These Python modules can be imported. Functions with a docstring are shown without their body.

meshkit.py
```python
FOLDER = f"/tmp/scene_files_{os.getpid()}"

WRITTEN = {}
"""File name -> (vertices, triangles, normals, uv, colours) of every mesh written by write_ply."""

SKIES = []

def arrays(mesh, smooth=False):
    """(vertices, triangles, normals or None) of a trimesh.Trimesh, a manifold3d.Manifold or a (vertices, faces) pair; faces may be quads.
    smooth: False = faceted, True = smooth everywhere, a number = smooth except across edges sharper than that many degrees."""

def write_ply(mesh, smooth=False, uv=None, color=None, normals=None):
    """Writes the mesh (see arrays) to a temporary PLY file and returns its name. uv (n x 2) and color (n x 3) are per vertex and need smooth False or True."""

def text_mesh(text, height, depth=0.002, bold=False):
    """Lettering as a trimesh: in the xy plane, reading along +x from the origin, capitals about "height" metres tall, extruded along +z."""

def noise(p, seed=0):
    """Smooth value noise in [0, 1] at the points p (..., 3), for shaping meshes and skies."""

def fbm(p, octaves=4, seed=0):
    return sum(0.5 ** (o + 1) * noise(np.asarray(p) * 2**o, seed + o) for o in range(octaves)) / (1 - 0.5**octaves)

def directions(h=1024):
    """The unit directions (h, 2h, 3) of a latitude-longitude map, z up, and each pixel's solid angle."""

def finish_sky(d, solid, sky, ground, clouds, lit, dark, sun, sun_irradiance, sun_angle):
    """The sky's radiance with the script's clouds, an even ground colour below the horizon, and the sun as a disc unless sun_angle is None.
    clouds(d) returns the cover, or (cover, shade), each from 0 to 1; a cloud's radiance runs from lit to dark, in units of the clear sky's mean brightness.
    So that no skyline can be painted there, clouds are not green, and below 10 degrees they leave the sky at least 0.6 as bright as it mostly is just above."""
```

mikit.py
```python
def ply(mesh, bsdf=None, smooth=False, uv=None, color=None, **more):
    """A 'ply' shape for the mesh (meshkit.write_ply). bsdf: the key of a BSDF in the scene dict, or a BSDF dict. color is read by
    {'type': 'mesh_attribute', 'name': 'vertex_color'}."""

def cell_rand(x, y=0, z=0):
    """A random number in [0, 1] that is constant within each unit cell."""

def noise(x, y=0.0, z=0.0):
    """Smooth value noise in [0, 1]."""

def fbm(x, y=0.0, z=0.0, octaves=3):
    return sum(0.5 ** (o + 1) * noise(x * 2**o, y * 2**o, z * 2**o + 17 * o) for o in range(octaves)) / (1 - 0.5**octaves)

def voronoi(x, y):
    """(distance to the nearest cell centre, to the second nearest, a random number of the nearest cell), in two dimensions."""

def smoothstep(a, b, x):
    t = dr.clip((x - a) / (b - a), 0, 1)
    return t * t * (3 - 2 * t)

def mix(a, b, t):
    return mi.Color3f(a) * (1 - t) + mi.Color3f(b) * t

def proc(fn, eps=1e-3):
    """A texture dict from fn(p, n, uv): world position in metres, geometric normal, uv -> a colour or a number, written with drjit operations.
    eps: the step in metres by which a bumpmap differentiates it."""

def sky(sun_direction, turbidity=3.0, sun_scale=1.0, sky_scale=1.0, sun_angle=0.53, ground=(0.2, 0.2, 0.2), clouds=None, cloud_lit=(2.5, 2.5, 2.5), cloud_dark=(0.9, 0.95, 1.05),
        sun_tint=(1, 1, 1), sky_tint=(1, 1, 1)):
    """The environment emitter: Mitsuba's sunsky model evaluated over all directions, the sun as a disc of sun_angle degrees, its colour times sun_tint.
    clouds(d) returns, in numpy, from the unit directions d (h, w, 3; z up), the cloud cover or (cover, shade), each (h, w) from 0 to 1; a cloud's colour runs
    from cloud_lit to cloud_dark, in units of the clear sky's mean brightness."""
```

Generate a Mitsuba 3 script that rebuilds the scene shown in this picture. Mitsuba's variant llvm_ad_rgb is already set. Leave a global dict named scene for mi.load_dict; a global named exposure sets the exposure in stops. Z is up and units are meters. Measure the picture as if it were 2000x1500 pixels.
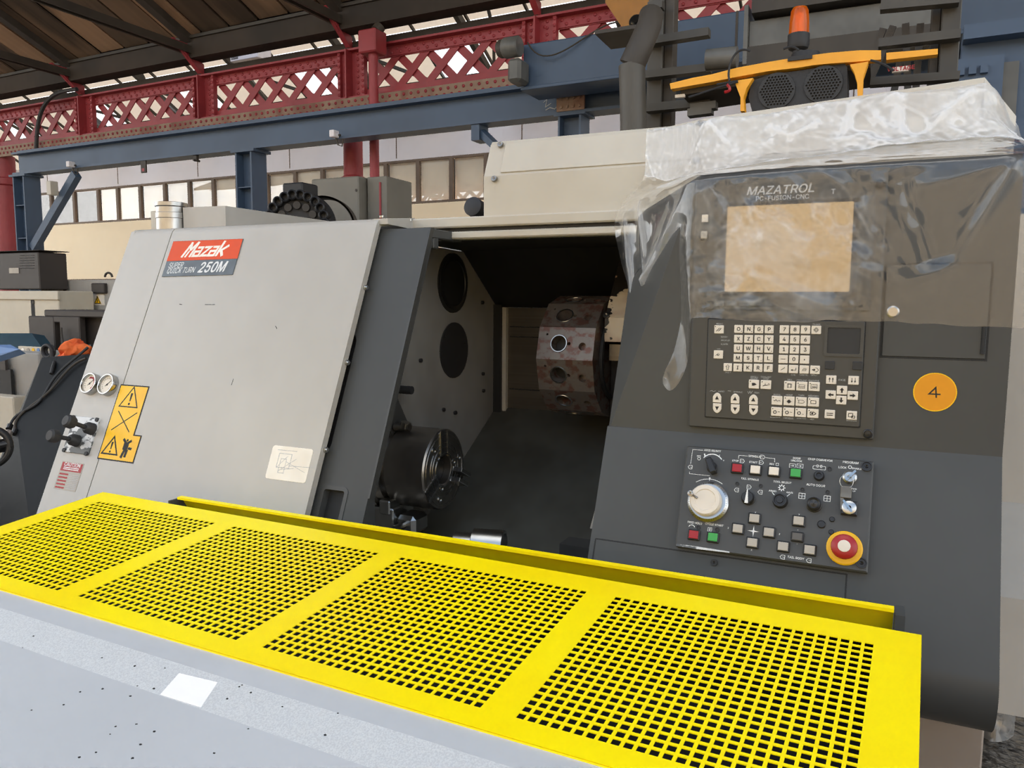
import math, random
import numpy as np, trimesh, manifold3d
import drjit as dr
import mitsuba as mi
import mikit, meshkit
from mikit import proc, noise, fbm, smoothstep, mix, cell_rand, voronoi
from shapely.geometry import Polygon, LineString, Point, box as sbox, MultiPolygon
from shapely import affinity, union_all
from scipy.spatial import Delaunay

random.seed(4); rng = np.random.default_rng(4)
scene, labels = {}, {}
T = mi.ScalarTransform4f

# ------------------------------------------------------------------ camera, sky, sun, exposure
def unit(v):
    v = np.asarray(v, float); return v / np.linalg.norm(v)
FOC = 1525.0
_X = unit((3250, 185, -FOC)); _D = np.array((-90, 14250, FOC), float); _D = unit(_D - (_D @ _X) * _X)
RC = np.array([_X, np.cross(-_D, _X), -_D])            # world axes in camera axes (right, down, forward)
EYE = np.array([0, 0, 1.5])
fwd, upv = RC @ [0, 0, 1], RC @ [0, -1, 0]
scene['camera'] = {'type': 'perspective', 'fov': math.degrees(2 * math.atan(1000 / FOC)), 'fov_axis': 'x', 'near_clip': 0.05, 'far_clip': 500.0,
                   'to_world': T().look_at(origin=EYE.tolist(), target=(EYE + fwd).tolist(), up=upv.tolist())}
def clouds(d):
    q = d / np.maximum(d[..., 2:], 0.12)
    n = meshkit.fbm(np.stack([q[..., 0] * 0.9, q[..., 1] * 0.9, q[..., 2] * 0 + 3], -1), 5, seed=7)
    return np.clip((n - 0.33) / 0.22, 0, 1) * 0.94, np.clip((n - 0.55) / 0.3, 0, 1) * 0.5
scene['sky'] = mikit.sky((-0.35, 0.62, 0.95), turbidity=3.5, sun_scale=0.9, sky_scale=1.0, sun_angle=1.2, ground=(0.25, 0.24, 0.22), clouds=clouds,
                         cloud_lit=(2.3, 2.28, 2.22), cloud_dark=(1.32, 1.3, 1.28), sun_tint=(1.0, 0.955, 0.89), sky_tint=(1.25, 1.0, 0.77))
exposure = 3.75

# ------------------------------------------------------------------ layout helpers
def ray(px, py): return RC @ np.array([px - 1000, py - 750, FOC])
def at(px, py, n, d):
    r = ray(px, py); return EYE + r * ((d - np.dot(n, EYE)) / np.dot(n, r))
def aty(px, py, y): return at(px, py, (0, 1, 0), y)
def atx(px, py, x): return at(px, py, (1, 0, 0), x)
def atz(px, py, z): return at(px, py, (0, 0, 1), z)
class Frame:                                              # a plane: local x, y in it, z out of it
    def __init__(s, o, x, y):
        s.o = np.asarray(o, float); s.x = unit(x); s.y = unit(np.asarray(y, float) - np.dot(y, s.x) * s.x); s.z = np.cross(s.x, s.y)
        s.M = np.eye(4); s.M[:3, :3] = np.array([s.x, s.y, s.z]).T; s.M[:3, 3] = s.o
    def loc(s, px, py, off=0.0):
        p = at(px, py, s.z, np.dot(s.z, s.o) + off) - s.o; return np.array([p @ s.x, p @ s.y])
    def put(s, m): return m.copy().apply_transform(s.M)
    def w(s, x, y, z=0.0): return s.o + x * s.x + y * s.y + z * s.z
    def shifted(s, off): return Frame(s.o + s.z * off, s.x, s.y)

# ------------------------------------------------------------------ scene helpers
def numbered(k):
    if not any(x == k or x.startswith(k + '__') for x in list(scene) + list(labels)): return k
    i = 1
    while any(x == f'{k}_{i:03d}' or x.startswith(f'{k}_{i:03d}__') for x in list(scene) + list(labels)): i += 1
    return f'{k}_{i:03d}'
_count = {}
def key(parent, name):
    k = f'{parent}__{name}' if parent else name
    i = _count.get(k, 0); _count[k] = i + 1
    return k if i == 0 else f'{k}_{i:03d}'
def obj(name, mesh, mat, parent=None, smooth=False, label=None, uv=None, **more):
    k = key(parent, name)
    if isinstance(mesh, dict): scene[k] = dict(mesh, **more)
    else: scene[k] = mikit.ply(mesh, mat, smooth, uv=uv, **more)
    if label: labels[k] = {'label': label}
    return k
def thing(name, label, cat, group=None):
    k = key(None, name); labels[k] = {'label': label, 'category': cat}
    if group: labels[k]['group'] = group
    return k
def tag(k, label, cat=None, group=None, kind=None):
    d = labels.setdefault(k, {}); d['label'] = label
    if cat: d['category'] = cat
    if group: d['group'] = group
    if kind: d['kind'] = kind
    return k
def struct(name, mesh, mat, parent=None, label=None, smooth=False):
    k = obj(name, mesh, mat, parent, smooth)
    if parent is None:
        labels[k] = {'kind': 'structure'}
        if label: labels[k]['label'] = label
    return k
cat_ = trimesh.util.concatenate

# ------------------------------------------------------------------ mesh helpers
def hull(pts):
    return trimesh.convex.convex_hull(np.asarray(pts, float))
def bx(x0, x1, y0, y1, z0, z1, b=0.0):
    x0, x1 = min(x0, x1), max(x0, x1); y0, y1 = min(y0, y1), max(y0, y1); z0, z1 = min(z0, z1), max(z0, z1)
    b = min(b, 0.45 * (x1 - x0), 0.45 * (y1 - y0), 0.45 * (z1 - z0))
    if b <= 0:
        m = trimesh.creation.box((x1 - x0, y1 - y0, z1 - z0)); m.apply_translation(((x0 + x1) / 2, (y0 + y1) / 2, (z0 + z1) / 2)); return m
    P = []
    for sx, ex in ((x0, 1), (x1, -1)):
        for sy, ey in ((y0, 1), (y1, -1)):
            for sz, ez in ((z0, 1), (z1, -1)):
                P += [(sx, sy + ey * b, sz + ez * b), (sx + ex * b, sy, sz + ez * b), (sx + ex * b, sy + ey * b, sz)]
    return hull(P)
def cyl(p0, p1, r, n=24, r1=None):
    p0, p1 = np.asarray(p0, float), np.asarray(p1, float); d = unit(p1 - p0)
    a = unit(np.cross(d, (0, 0, 1) if abs(d[2]) < .9 else (1, 0, 0))); b = np.cross(d, a)
    t = np.arange(n) * 2 * np.pi / n; ring = np.cos(t)[:, None] * a + np.sin(t)[:, None] * b
    v = np.vstack([p0 + ring * r, p1 + ring * (r if r1 is None else r1), [p0], [p1]])
    f = []
    for i in range(n):
        j = (i + 1) % n; f += [(i, j, n + j), (i, n + j, n + i), (2 * n, j, i), (2 * n + 1, n + i, n + j)]
    return trimesh.Trimesh(v, f, process=False)
def lathe(prof, n=32, o=(0, 0, 0), ax=(0, 0, 1)):          # (r, h) pairs turned about ax through o
    ax = unit(ax); a = unit(np.cross(ax, (0, 0, 1) if abs(ax[2]) < .9 else (1, 0, 0))); b = np.cross(ax, a)
    t = np.arange(n) * 2 * np.pi / n; ring = np.cos(t)[:, None] * a + np.sin(t)[:, None] * b
    v, f = [], []
    for r, h in prof: v.append(np.asarray(o, float) + ax * h + ring * max(r, 1e-5))
    for k in range(len(prof) - 1):
        for i in range(n):
            j = (i + 1) % n; A, B, C, D = k * n + i, k * n + j, (k + 1) * n + j, (k + 1) * n + i
            f += [(A, B, C), (A, C, D)]
    return trimesh.Trimesh(np.vstack(v), f, process=False)
def tube(pts, r, n=10, close=False):
    p = np.asarray(pts, float); t = np.gradient(p, axis=0); t /= np.linalg.norm(t, axis=1, keepdims=True) + 1e-12
    a = np.cross(t[0], (0, 0, 1) if abs(t[0][2]) < .9 else (1, 0, 0)); a = unit(a); fr = []
    for k in range(len(p)):
        a = unit(a - (a @ t[k]) * t[k]); fr.append((a, np.cross(t[k], a)))
    th = np.arange(n) * 2 * np.pi / n; rr = np.broadcast_to(r, (len(p),))
    v = np.vstack([p[k] + rr[k] * (np.cos(th)[:, None] * fr[k][0] + np.sin(th)[:, None] * fr[k][1]) for k in range(len(p))] + [p[:1], p[-1:]])
    f = []; L = len(p)
    for k in range(L - 1):
        for i in range(n):
            j = (i + 1) % n; A, B, C, D = k * n + i, k * n + j, (k + 1) * n + j, (k + 1) * n + i
            f += [(A, B, C), (A, C, D)]
    for i in range(n):
        j = (i + 1) % n; f += [(L * n, j, i), (L * n + 1, (L - 1) * n + i, (L - 1) * n + j)]
    return trimesh.Trimesh(v, f, process=False)
def spline(pts, n=24):
    from scipy.interpolate import CubicSpline
    p = np.asarray(pts, float); s = np.concatenate([[0], np.cumsum(np.linalg.norm(np.diff(p, axis=0), axis=1))])
    return CubicSpline(s, p)(np.linspace(0, s[-1], n))
def bar(p0, p1, w, h, up=(0, 0, 1)):                       # rectangular bar: w across, h along "up"
    p0, p1 = np.asarray(p0, float), np.asarray(p1, float); d = unit(p1 - p0)
    u = np.asarray(up, float); u = unit(u - (u @ d) * d); s = np.cross(d, u)
    m = trimesh.creation.box((np.linalg.norm(p1 - p0), w, h)); M = np.eye(4); M[:3, :3] = np.array([d, s, u]).T; M[:3, 3] = (p0 + p1) / 2
    return m.apply_transform(M)
def ext(poly, h, z=0.0):                                   # shapely polygon extruded along +z
    gs = [g for g in getattr(poly, 'geoms', [poly]) if g.area > 1e-12]
    m = cat_([trimesh.creation.extrude_polygon(g, h, engine='earcut') for g in gs]); m.apply_translation((0, 0, z)); return m
def rrect(x0, x1, y0, y1, r=0.0, n=4):
    x0, x1, y0, y1 = min(x0, x1), max(x0, x1), min(y0, y1), max(y0, y1)
    return sbox(x0 + r, y0 + r, x1 - r, y1 - r).buffer(r, quad_segs=n) if r > 0 else sbox(x0, y0, x1, y1)
def bev(poly, h, b, z=0.0):                                # extruded polygon with a chamfered top edge
    cs = manifold3d.CrossSection([np.asarray(poly.exterior.coords)[:-1]])
    lo = manifold3d.Manifold.extrude(cs, h - b)
    inner = poly.buffer(-b, join_style=2)
    if inner.is_empty or inner.geom_type != 'Polygon' or len(poly.exterior.coords) > 60: return ext(poly, h, z)
    P = [(x, y, z + h - b) for x, y in poly.exterior.coords] + [(x, y, z + h) for x, y in inner.exterior.coords] + [(x, y, z) for x, y in poly.exterior.coords]
    return hull(P)
def prism_x(prof, x0, x1):                                 # (y, z) profile swept along x
    m = ext(Polygon(prof), abs(x1 - x0)); M = np.eye(4); M[:3, :3] = np.array([[0, 0, 1], [1, 0, 0], [0, 1, 0]]); M[0, 3] = min(x0, x1)
    return m.apply_transform(M)
def prism_y(prof, y0, y1):                                 # (x, z) profile swept along y
    m = ext(Polygon(prof), abs(y1 - y0)); M = np.eye(4); M[:3, :3] = np.array([[1, 0, 0], [0, 0, -1], [0, 1, 0]]); M[1, 3] = max(y0, y1)
    return m.apply_transform(M)
def stroke(pts, w): return LineString(pts).buffer(w / 2, cap_style=2, join_style=2)
_txt = {}
def text(s, h, depth=0.0006, bold=True, align='c', shear=0.0, sx=1.0):
    k = (s, bold)
    if k not in _txt: _txt[k] = meshkit.text_mesh(s, 1.0, 1.0, bold)
    m = _txt[k].copy(); v = m.vertices.copy(); w = v[:, 0].max()
    v[:, 0] = (v[:, 0] - {'c': w / 2, 'l': 0, 'r': w}[align]) * h * sx + shear * v[:, 1] * h; v[:, 1] *= h; v[:, 2] *= depth
    m.vertices = v; return m
def mv(m, x=0, y=0, z=0): return m.copy().apply_translation((x, y, z))

# ------------------------------------------------------------------ materials
def lin(r, g, b): return [((c / 255) / 12.92 if c <= 10.3 else ((c / 255 + 0.055) / 1.055) ** 2.4) for c in (r, g, b)]
def P(name, col, rough=0.5, metal=0.0, spec=0.5, coat=0.0, bump=None, two=True):
    b = {'type': 'principled', 'base_color': col if isinstance(col, dict) else {'type': 'rgb', 'value': list(col)}, 'roughness': rough, 'metallic': metal, 'specular': spec}
    if coat: b['clearcoat'] = coat; b['clearcoat_gloss'] = 0.9
    if bump: b = {'type': 'bumpmap', 'arbitrary': bump[0], 'scale': bump[1], 'bsdf': b}
    scene[name] = {'type': 'twosided', 'bsdf': b} if two else b
def dirty(c, c2, s=3.0, amt=0.5, fine=40.0):
    c, c2 = list(c), list(c2)
    def fn(p, n, uv):
        a = fbm(p.x * s, p.y * s, p.z * s * 0.6, 3); b = noise(p.x * fine, p.y * fine, p.z * fine * 0.5)
        return mix(c, c2, dr.clip((smoothstep(0.35, 0.75, a) * 0.8 + 0.25 * b) * amt, 0, 1))
    return proc(fn)
P('white_paint', dirty(lin(174, 170, 162), lin(152, 145, 134), 2.2, 0.45, 25), 0.38, coat=0.15)
P('cream_paint', dirty(lin(188, 182, 168), lin(168, 156, 138), 3.0, 0.5, 30), 0.42)
P('dark_grey', dirty(lin(71, 72, 71), lin(60, 60, 58), 2.5, 0.6, 30), 0.42, spec=0.3)
P('frame_grey', dirty(lin(64, 64, 62), lin(54, 53, 50), 4, 0.5, 30), 0.42)
P('seam', lin(30, 30, 30), 0.7)
P('black_plastic', lin(28, 28, 29), 0.4)
P('soft_black', lin(40, 40, 41), 0.6)
P('inner_grey', dirty(lin(142, 140, 134), lin(98, 93, 84), 3.5, 0.7, 30), 0.5)
P('inner_black', dirty(lin(34, 34, 33), lin(24, 23, 21), 3, 0.6), 0.55)
P('chute_green', dirty(lin(84, 84, 77), lin(62, 60, 52), 5, 0.8), 0.4)
def _brush(p, n, uv):
    a = noise(p.x * 2.5, p.z * 160, p.y * 3); b = fbm(p.x * 3, p.z * 9, 2, 3)
    return mix(lin(128, 122, 112), lin(96, 88, 78), dr.clip(0.5 * a + 0.6 * b, 0, 1))
P('brushed_steel', proc(_brush), 0.38, 0.85)
P('steel', dirty(lin(190, 190, 188), lin(150, 148, 144), 12, 0.6, 90), 0.28, 1.0)
P('chuck_steel', dirty(lin(158, 154, 148), lin(112, 106, 98), 9, 0.6, 80), 0.3, 0.95)
P('chrome', lin(176, 176, 174), 0.14, 1.0)
def _turret(p, n, uv):
    a = fbm(p.x * 44, p.y * 44, p.z * 44, 5); b = noise(p.x * 160, p.y * 160, p.z * 160)
    return mix(lin(126, 119, 111), lin(112, 80, 70), dr.clip(smoothstep(0.46, 0.68, a) * 0.9 + 0.2 * b, 0, 1))
P('turret_steel', proc(_turret), 0.42, 0.55)
def _chip(p, n, uv):
    a = fbm(p.x * 24, p.y * 24, p.z * 24, 4) + 0.32 * smoothstep(-0.79, -0.86, p.x - 0.55 * (p.z - 1.45))
    b = fbm(p.x * 7 + 9, p.y * 7, p.z * 12, 3)
    return mix(mix(lin(214, 198, 172), lin(170, 132, 108), smoothstep(0.45, 0.7, b)), lin(38, 34, 31), smoothstep(0.645, 0.665, a))
P('chipped_paint', proc(_chip), 0.5)
P('cream_key', lin(208, 199, 185), 0.5)
P('ink', lin(26, 24, 24), 0.6)
P('print_white', lin(214, 214, 212), 0.6)
P('grey_print', lin(165, 166, 166), 0.6)
P('red_button', lin(150, 22, 24), 0.35)
P('green_button', lin(58, 148, 66), 0.35)
P('grey_button', lin(165, 158, 146), 0.45)
P('screen_warm_reflection', lin(176, 150, 112), 0.12, spec=0.7)  # tan base colour holds the warm yard reflection on the display
P('amber', lin(214, 140, 6), 0.5); P('stop_yellow', lin(226, 172, 16), 0.45)
P('sign_yellow', dirty(lin(238, 184, 6), lin(220, 160, 6), 14, 0.6, 90), 0.4)
P('logo_orange', lin(208, 74, 28), 0.45, spec=.3)
P('logo_grey', dirty(lin(76, 82, 86), lin(96, 104, 110), 22, 0.7), 0.35)
P('paper', dirty(lin(232, 226, 214), lin(210, 200, 184), 16, 0.6), 0.7)
P('caution_red', lin(150, 22, 28), 0.45)
P('alu_label', dirty(lin(158, 150, 138), lin(132, 126, 118), 20, 0.6), 0.4, 0.3)
P('gauge_face', lin(214, 204, 186), 0.5)
def _worn(p, n, uv):
    a = fbm(p.x * 26, p.y * 26, p.z * 34, 4)
    return mix(lin(82, 84, 84), lin(196, 196, 194), smoothstep(0.47, 0.53, a))
P('worn_plate', proc(_worn), 0.4, 0.2)

# ------------------------------------------------------------------ the lathe
TH = math.radians(23.5); ST, CT = math.sin(TH), math.cos(TH)
Y0, Z0 = 1.75, 1.205
FS = Frame((0, Y0, Z0), (1, 0, 0), (0, ST, CT)); FV = Frame((0, Y0, Z0), (1, 0, 0), (0, 0, 1))
def sy(z, off=0.0): return Y0 + math.tan(TH) * (z - Z0) - off / CT
LA = thing('cnc_lathe', 'large grey and white CNC turning machine with open door, filling the middle of the photo', 'machine tool')

# headstock enclosure at left: narrow service panel and main panel
def shell(x0, x1, t=0.022, zt=1.742, r=0.035, zb=0.45, yb=2.75, x_end=True):
    out = Polygon([(sy(zb), zb), (sy(zt), zt), (yb, zt + 0.03), (yb, zb)])
    out = out.buffer(-r, join_style=2).buffer(r, quad_segs=6)
    inn = out.buffer(-t).union(sbox(yb - .1, 0, yb + .2, zt + .2)).union(sbox(sy(zb) + .06, zb - .3, yb + .3, zb + .1))
    band = out.difference(inn); band = max(getattr(band, 'geoms', [band]), key=lambda g: g.area)
    return prism_x(list(band.exterior.coords)[:-1], x0, x1)
XL, XR = -2.44, -1.384
xs = FS.loc(250, 720)[0]
xs = 0.5 * (FS.loc(322, 500)[0] + FS.loc(175, 950)[0])
obj('service_panel', shell(XL, xs - 0.002), 'white_paint', LA, 28)
obj('front_cover', shell(xs + 0.002, XR), 'white_paint', LA, 28)
obj('left_side', prism_x([(sy(.45), .45), (sy(1.735), 1.735), (2.75, 1.76), (2.75, .45)], XL - .002, XL + .015), 'white_paint', LA)
for (px, py) in ((705, 562), (667, 708), (622, 877)):
    q = FS.loc(px, py, -0.018); p = FS.w(XR, q[1], -0.016)
    obj('cover_screw', cat_([cyl(p, p + (0.007, 0, 0), 0.008, 12), cyl(p, p + (0.011, 0, 0), 0.0055, 8)]), 'steel', LA + '__front_cover', 30)
FC1 = LA + '__front_cover'; SP1 = LA + '__service_panel'
def on(frame, poly, h, z=0.0): return frame.put(ext(poly, h, z))
def pxpoly(fr, pts, off=0.0): return Polygon([fr.loc(*p, off) for p in pts])
# name plate
lp = pxpoly(FS, [(317, 541), (455, 537), (476, 467), (340, 472)])
lp_mid = [FS.loc(327, 511), FS.loc(465, 506)]
obj('name_plate', on(FS, lp, 0.003), 'logo_grey', FC1, label='parallelogram name plate with orange top and grey foot')
a, b = lp_mid
obj('name_plate_orange', on(FS, Polygon([a, b, FS.loc(475.5, 467.5), FS.loc(340.5, 472.5)]), 0.0008, 0.003), 'logo_orange', FC1)
def quadmap(m, fr, c0, c1, h_, shear, dz):                 # lettering from pixel start and end of its baseline
    A, B = fr.loc(*c0), fr.loc(*c1); d = B - A; L = np.linalg.norm(d); e = d / L
    v = m.vertices.copy(); w = v[:, 0].max(); x, y = v[:, 0] / w * L, v[:, 1] * h_
    up = np.array([-e[1], e[0]]) + shear * e
    m2 = m.copy(); m2.vertices = np.c_[A[0] + x * e[0] + y * up[0], A[1] + x * e[1] + y * up[1], v[:, 2] * 0.0006 + dz]; return fr.put(m2)
def raw(s, bold=True): text(s, 1, 1, bold, 'l'); return _txt[(s, bold)].copy()
# angular logo lettering drawn with strokes: M a z a k
def logo():
    w = 0.17; L = []
    L += [stroke([(0, 0), (0.30, 1)], w), stroke([(0.28, 0.92), (0.44, 0.45)], w), stroke([(0.42, 0.45), (0.80, 1.0)], w), stroke([(0.80, 1), (0.62, 0)], w), stroke([(0.27, 0), (0.38, 0.42)], w * .8)]
    def la(x): return [stroke([(x + .12, .62), (x + .52, .62), (x + .44, .07), (x + .02, .07), (x + .05, .36), (x + .46, .36)], w * .85)]
    L += la(.82) + [stroke([(1.48, .62), (1.95, .62), (1.46, .08), (1.95, .08)], w * .85)] + la(2.02)
    L += [stroke([(2.66, 0), (2.80, 1.0)], w), stroke([(3.30, .68), (2.76, .32)], w), stroke([(2.86, .40), (3.14, 0)], w)]
    return ext(union_all(L), 1.0)
obj('logo_lettering', quadmap(logo(), FS, (356, 504), (440, 501), 0.056, 0.30, 0.0038), 'paper', FC1)
obj('model_lettering', cat_([quadmap(raw('SUPER', False), FS, (329, 524), (357, 523), 0.019, 0.25, 0.003), quadmap(raw('QUICK TURN', False), FS, (325.5, 535), (379, 533), 0.02, 0.25, 0.003),
                             quadmap(raw('250M'), FS, (385, 533), (438, 531), 0.036, 0.28, 0.003)]), 'print_white', FC1)
# warning signs
def triangle_sign(cx, cy, r, w):
    t = Polygon([(cx - r, cy - r * .62), (cx + r, cy - r * .62), (cx, cy + r)])
    return [t.difference(t.buffer(-w, join_style=2)), Polygon([(cx - r * .1, cy + .45 * r), (cx + r * .1, cy + .45 * r), (cx + r * .05, cy - .15 * r), (cx - r * .05, cy - .15 * r)]), Point(cx, cy - .36 * r).buffer(r * .09)]
w1 = pxpoly(FS, [(210, 846), (260, 850), (290, 757), (237, 755)]); w2 = pxpoly(FS, [(193, 894), (260, 900), (275, 853), (207, 849)])
for poly, nm, tall in ((w1, 'tall', True), (w2, 'wide', False)):
    x0, y0_, x1, y1 = poly.bounds
    k = obj('warning_sign', on(FS, rrect(x0 - .004, x1 + .004, y0_ - .004, y1 + .004), 0.001), 'ink', FC1, label=('upright' if tall else 'wide') + ' yellow warning sign with black edge')
    obj('warning_field', on(FS, rrect(x0, x1, y0_, y1), 0.0006, 0.001), 'sign_yellow', FC1)
    W, H = x1 - x0, y1 - y0_
    if tall:
        sh = triangle_sign((x0 + x1) / 2, y1 - .27 * H, .36 * W, .03 * W) + [stroke([(x0 + .16 * W, y0_ + .07 * H), (x1 - .1 * W, y0_ + .47 * H)], .003), stroke([(x0 + .2 * W, y0_ + .47 * H), (x1 - .18 * W, y0_ + .07 * H)], .003)]
    else:
        cx, cy = x0 + .68 * W, (y0_ + y1) / 2
        sh = triangle_sign(x0 + .28 * W, cy - .04 * H, .25 * W, .03 * W) + [Point(cx, cy + .30 * H).buffer(.05 * H), stroke([(cx, cy + .22 * H), (cx, cy - .08 * H)], .022), stroke([(cx - .12 * W, cy + .34 * H), (cx, cy + .16 * H), (cx + .12 * W, cy + .30 * H)], .008),
              stroke([(cx, cy - .06 * H), (cx - .05 * W, cy - .40 * H)], .010), stroke([(cx + .01, cy - .06 * H), (cx + .05 * W, cy - .36 * H)], .010), stroke([(cx + .08 * W, cy), (cx + .18 * W, cy - .02 * H)], .008)]
    obj('warning_symbol', on(FS, union_all(sh), 0.0004, 0.0016), 'ink', FC1)
ws = pxpoly(FS, [(519, 934), (597, 941), (605, 877), (534, 872)]); x0, y0_, x1, y1 = ws.bounds
obj('sketch_label', on(FS, rrect(x0, x1, y0_, y1, .008), 0.0012), 'paper', FC1, label='white label with a faint line drawing')
rs = np.random.default_rng(2); sk = [stroke([(x0 + .03 + .01 * i, y0_ + .02 + rs.random() * .05), (x0 + .05 + .02 * i + rs.random() * .04, y0_ + .02 + rs.random() * .06)], .0012) for i in range(5)]
sk += [rrect(x0 + .03, x0 + .075, y0_ + .035, y0_ + .075).boundary.buffer(.0008), rrect(x0 + .04, x0 + .06, y0_ + .02, y0_ + .06).boundary.buffer(.0007), stroke([(x0 + .02, y1 - .012), (x0 + .09, y1 - .011)], .0015)]
obj('sketch_lines', on(FS, union_all(sk), 0.0003, 0.0012), 'grey_print', FC1)
sc_ = [stroke([FS.loc(*a_), FS.loc(*b_)], .002) for a_, b_ in (((538, 637), (541, 642)), ((350, 594), (356, 595)), ((400, 595), (420, 595)), ((452, 752), (456, 740)))]
obj('scratch', on(FS, union_all(sc_), 0.0002, 0.0), 'seam', FC1)
# gauges, valve plate, caution label on the service panel
for i, (px, py) in enumerate(((172, 748), (206, 750))):
    q = FS.loc(px, py, .02); R_ = 0.037
    o, ax = FS.w(q[0], q[1], 0), FS.z
    obj('gauge_ring', lathe([(R_, 0), (R_, .018), (R_ - .002, .022), (R_ - .006, .022), (R_ - .008, .017), (R_ - .008, .014)], 40, o, ax), 'chrome', SP1, 30)
    obj('gauge_dial', lathe([(R_ - .007, .0135), (.0001, .0135)], 40, o, ax), 'gauge_face', SP1)
    arc = [(np.cos(t) * .021, np.sin(t) * .021) for t in np.linspace(-.9, 1.9 if i == 0 else 1.2, 20)]
    tk = [stroke([(np.cos(t) * .019, np.sin(t) * .019), (np.cos(t) * .024, np.sin(t) * .024)], .0008) for t in np.linspace(-.8, 3.9, 15)]
    if i == 0: obj('gauge_band', FS.put(mv(ext(LineString(arc).buffer(.0035), .0003), q[0], q[1], .0136)), 'caution_red', SP1)
    obj('gauge_needle', FS.put(mv(ext(union_all(tk + [stroke([(-.008, -.006), (.014, .014)], .0016), Point(0, 0).buffer(.0035)]), .0004), q[0], q[1], .014)), 'ink', SP1)
vp = pxpoly(FS, [(126, 882), (174, 889), (196, 818), (148, 813)]); x0, y0_, x1, y1 = vp.bounds
VP_ = obj('valve_plate', FS.put(bev(rrect(x0, x1, y0_, y1, .006), .006, .001)), 'worn_plate', SP1, label='worn grey and white metal plate')
for (px, py) in ((147, 816), (193, 821), (129, 880), (172, 887)):
    q = FS.loc(px, py); obj('plate_screw', cyl(FS.w(q[0] , q[1], .004), FS.w(q[0], q[1], .010), .007, 12), 'soft_black', SP1, 30)
for base, tip in (((176, 837), (143, 826)), ((146, 860), (112, 853))):
    q, t_ = FS.loc(*base, .015), FS.loc(*tip, .075)
    A, B = FS.w(q[0], q[1], .006), FS.w(q[0], q[1], .03); Ck = FS.w(t_[0], t_[1], .075); d = unit(Ck - B)
    obj('valve_knob', cat_([lathe([(.02, 0), (.019, .02), (.012, .03), (.0001, .03)], 20, A, FS.z), cyl(B, Ck, .007, 12), lathe([(.0001, -.004), (.016, -.004), (.021, .004), (.021, .022), (.016, .028), (.0001, .028)], 22, Ck, d)]), 'soft_black', SP1, 35)
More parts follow.
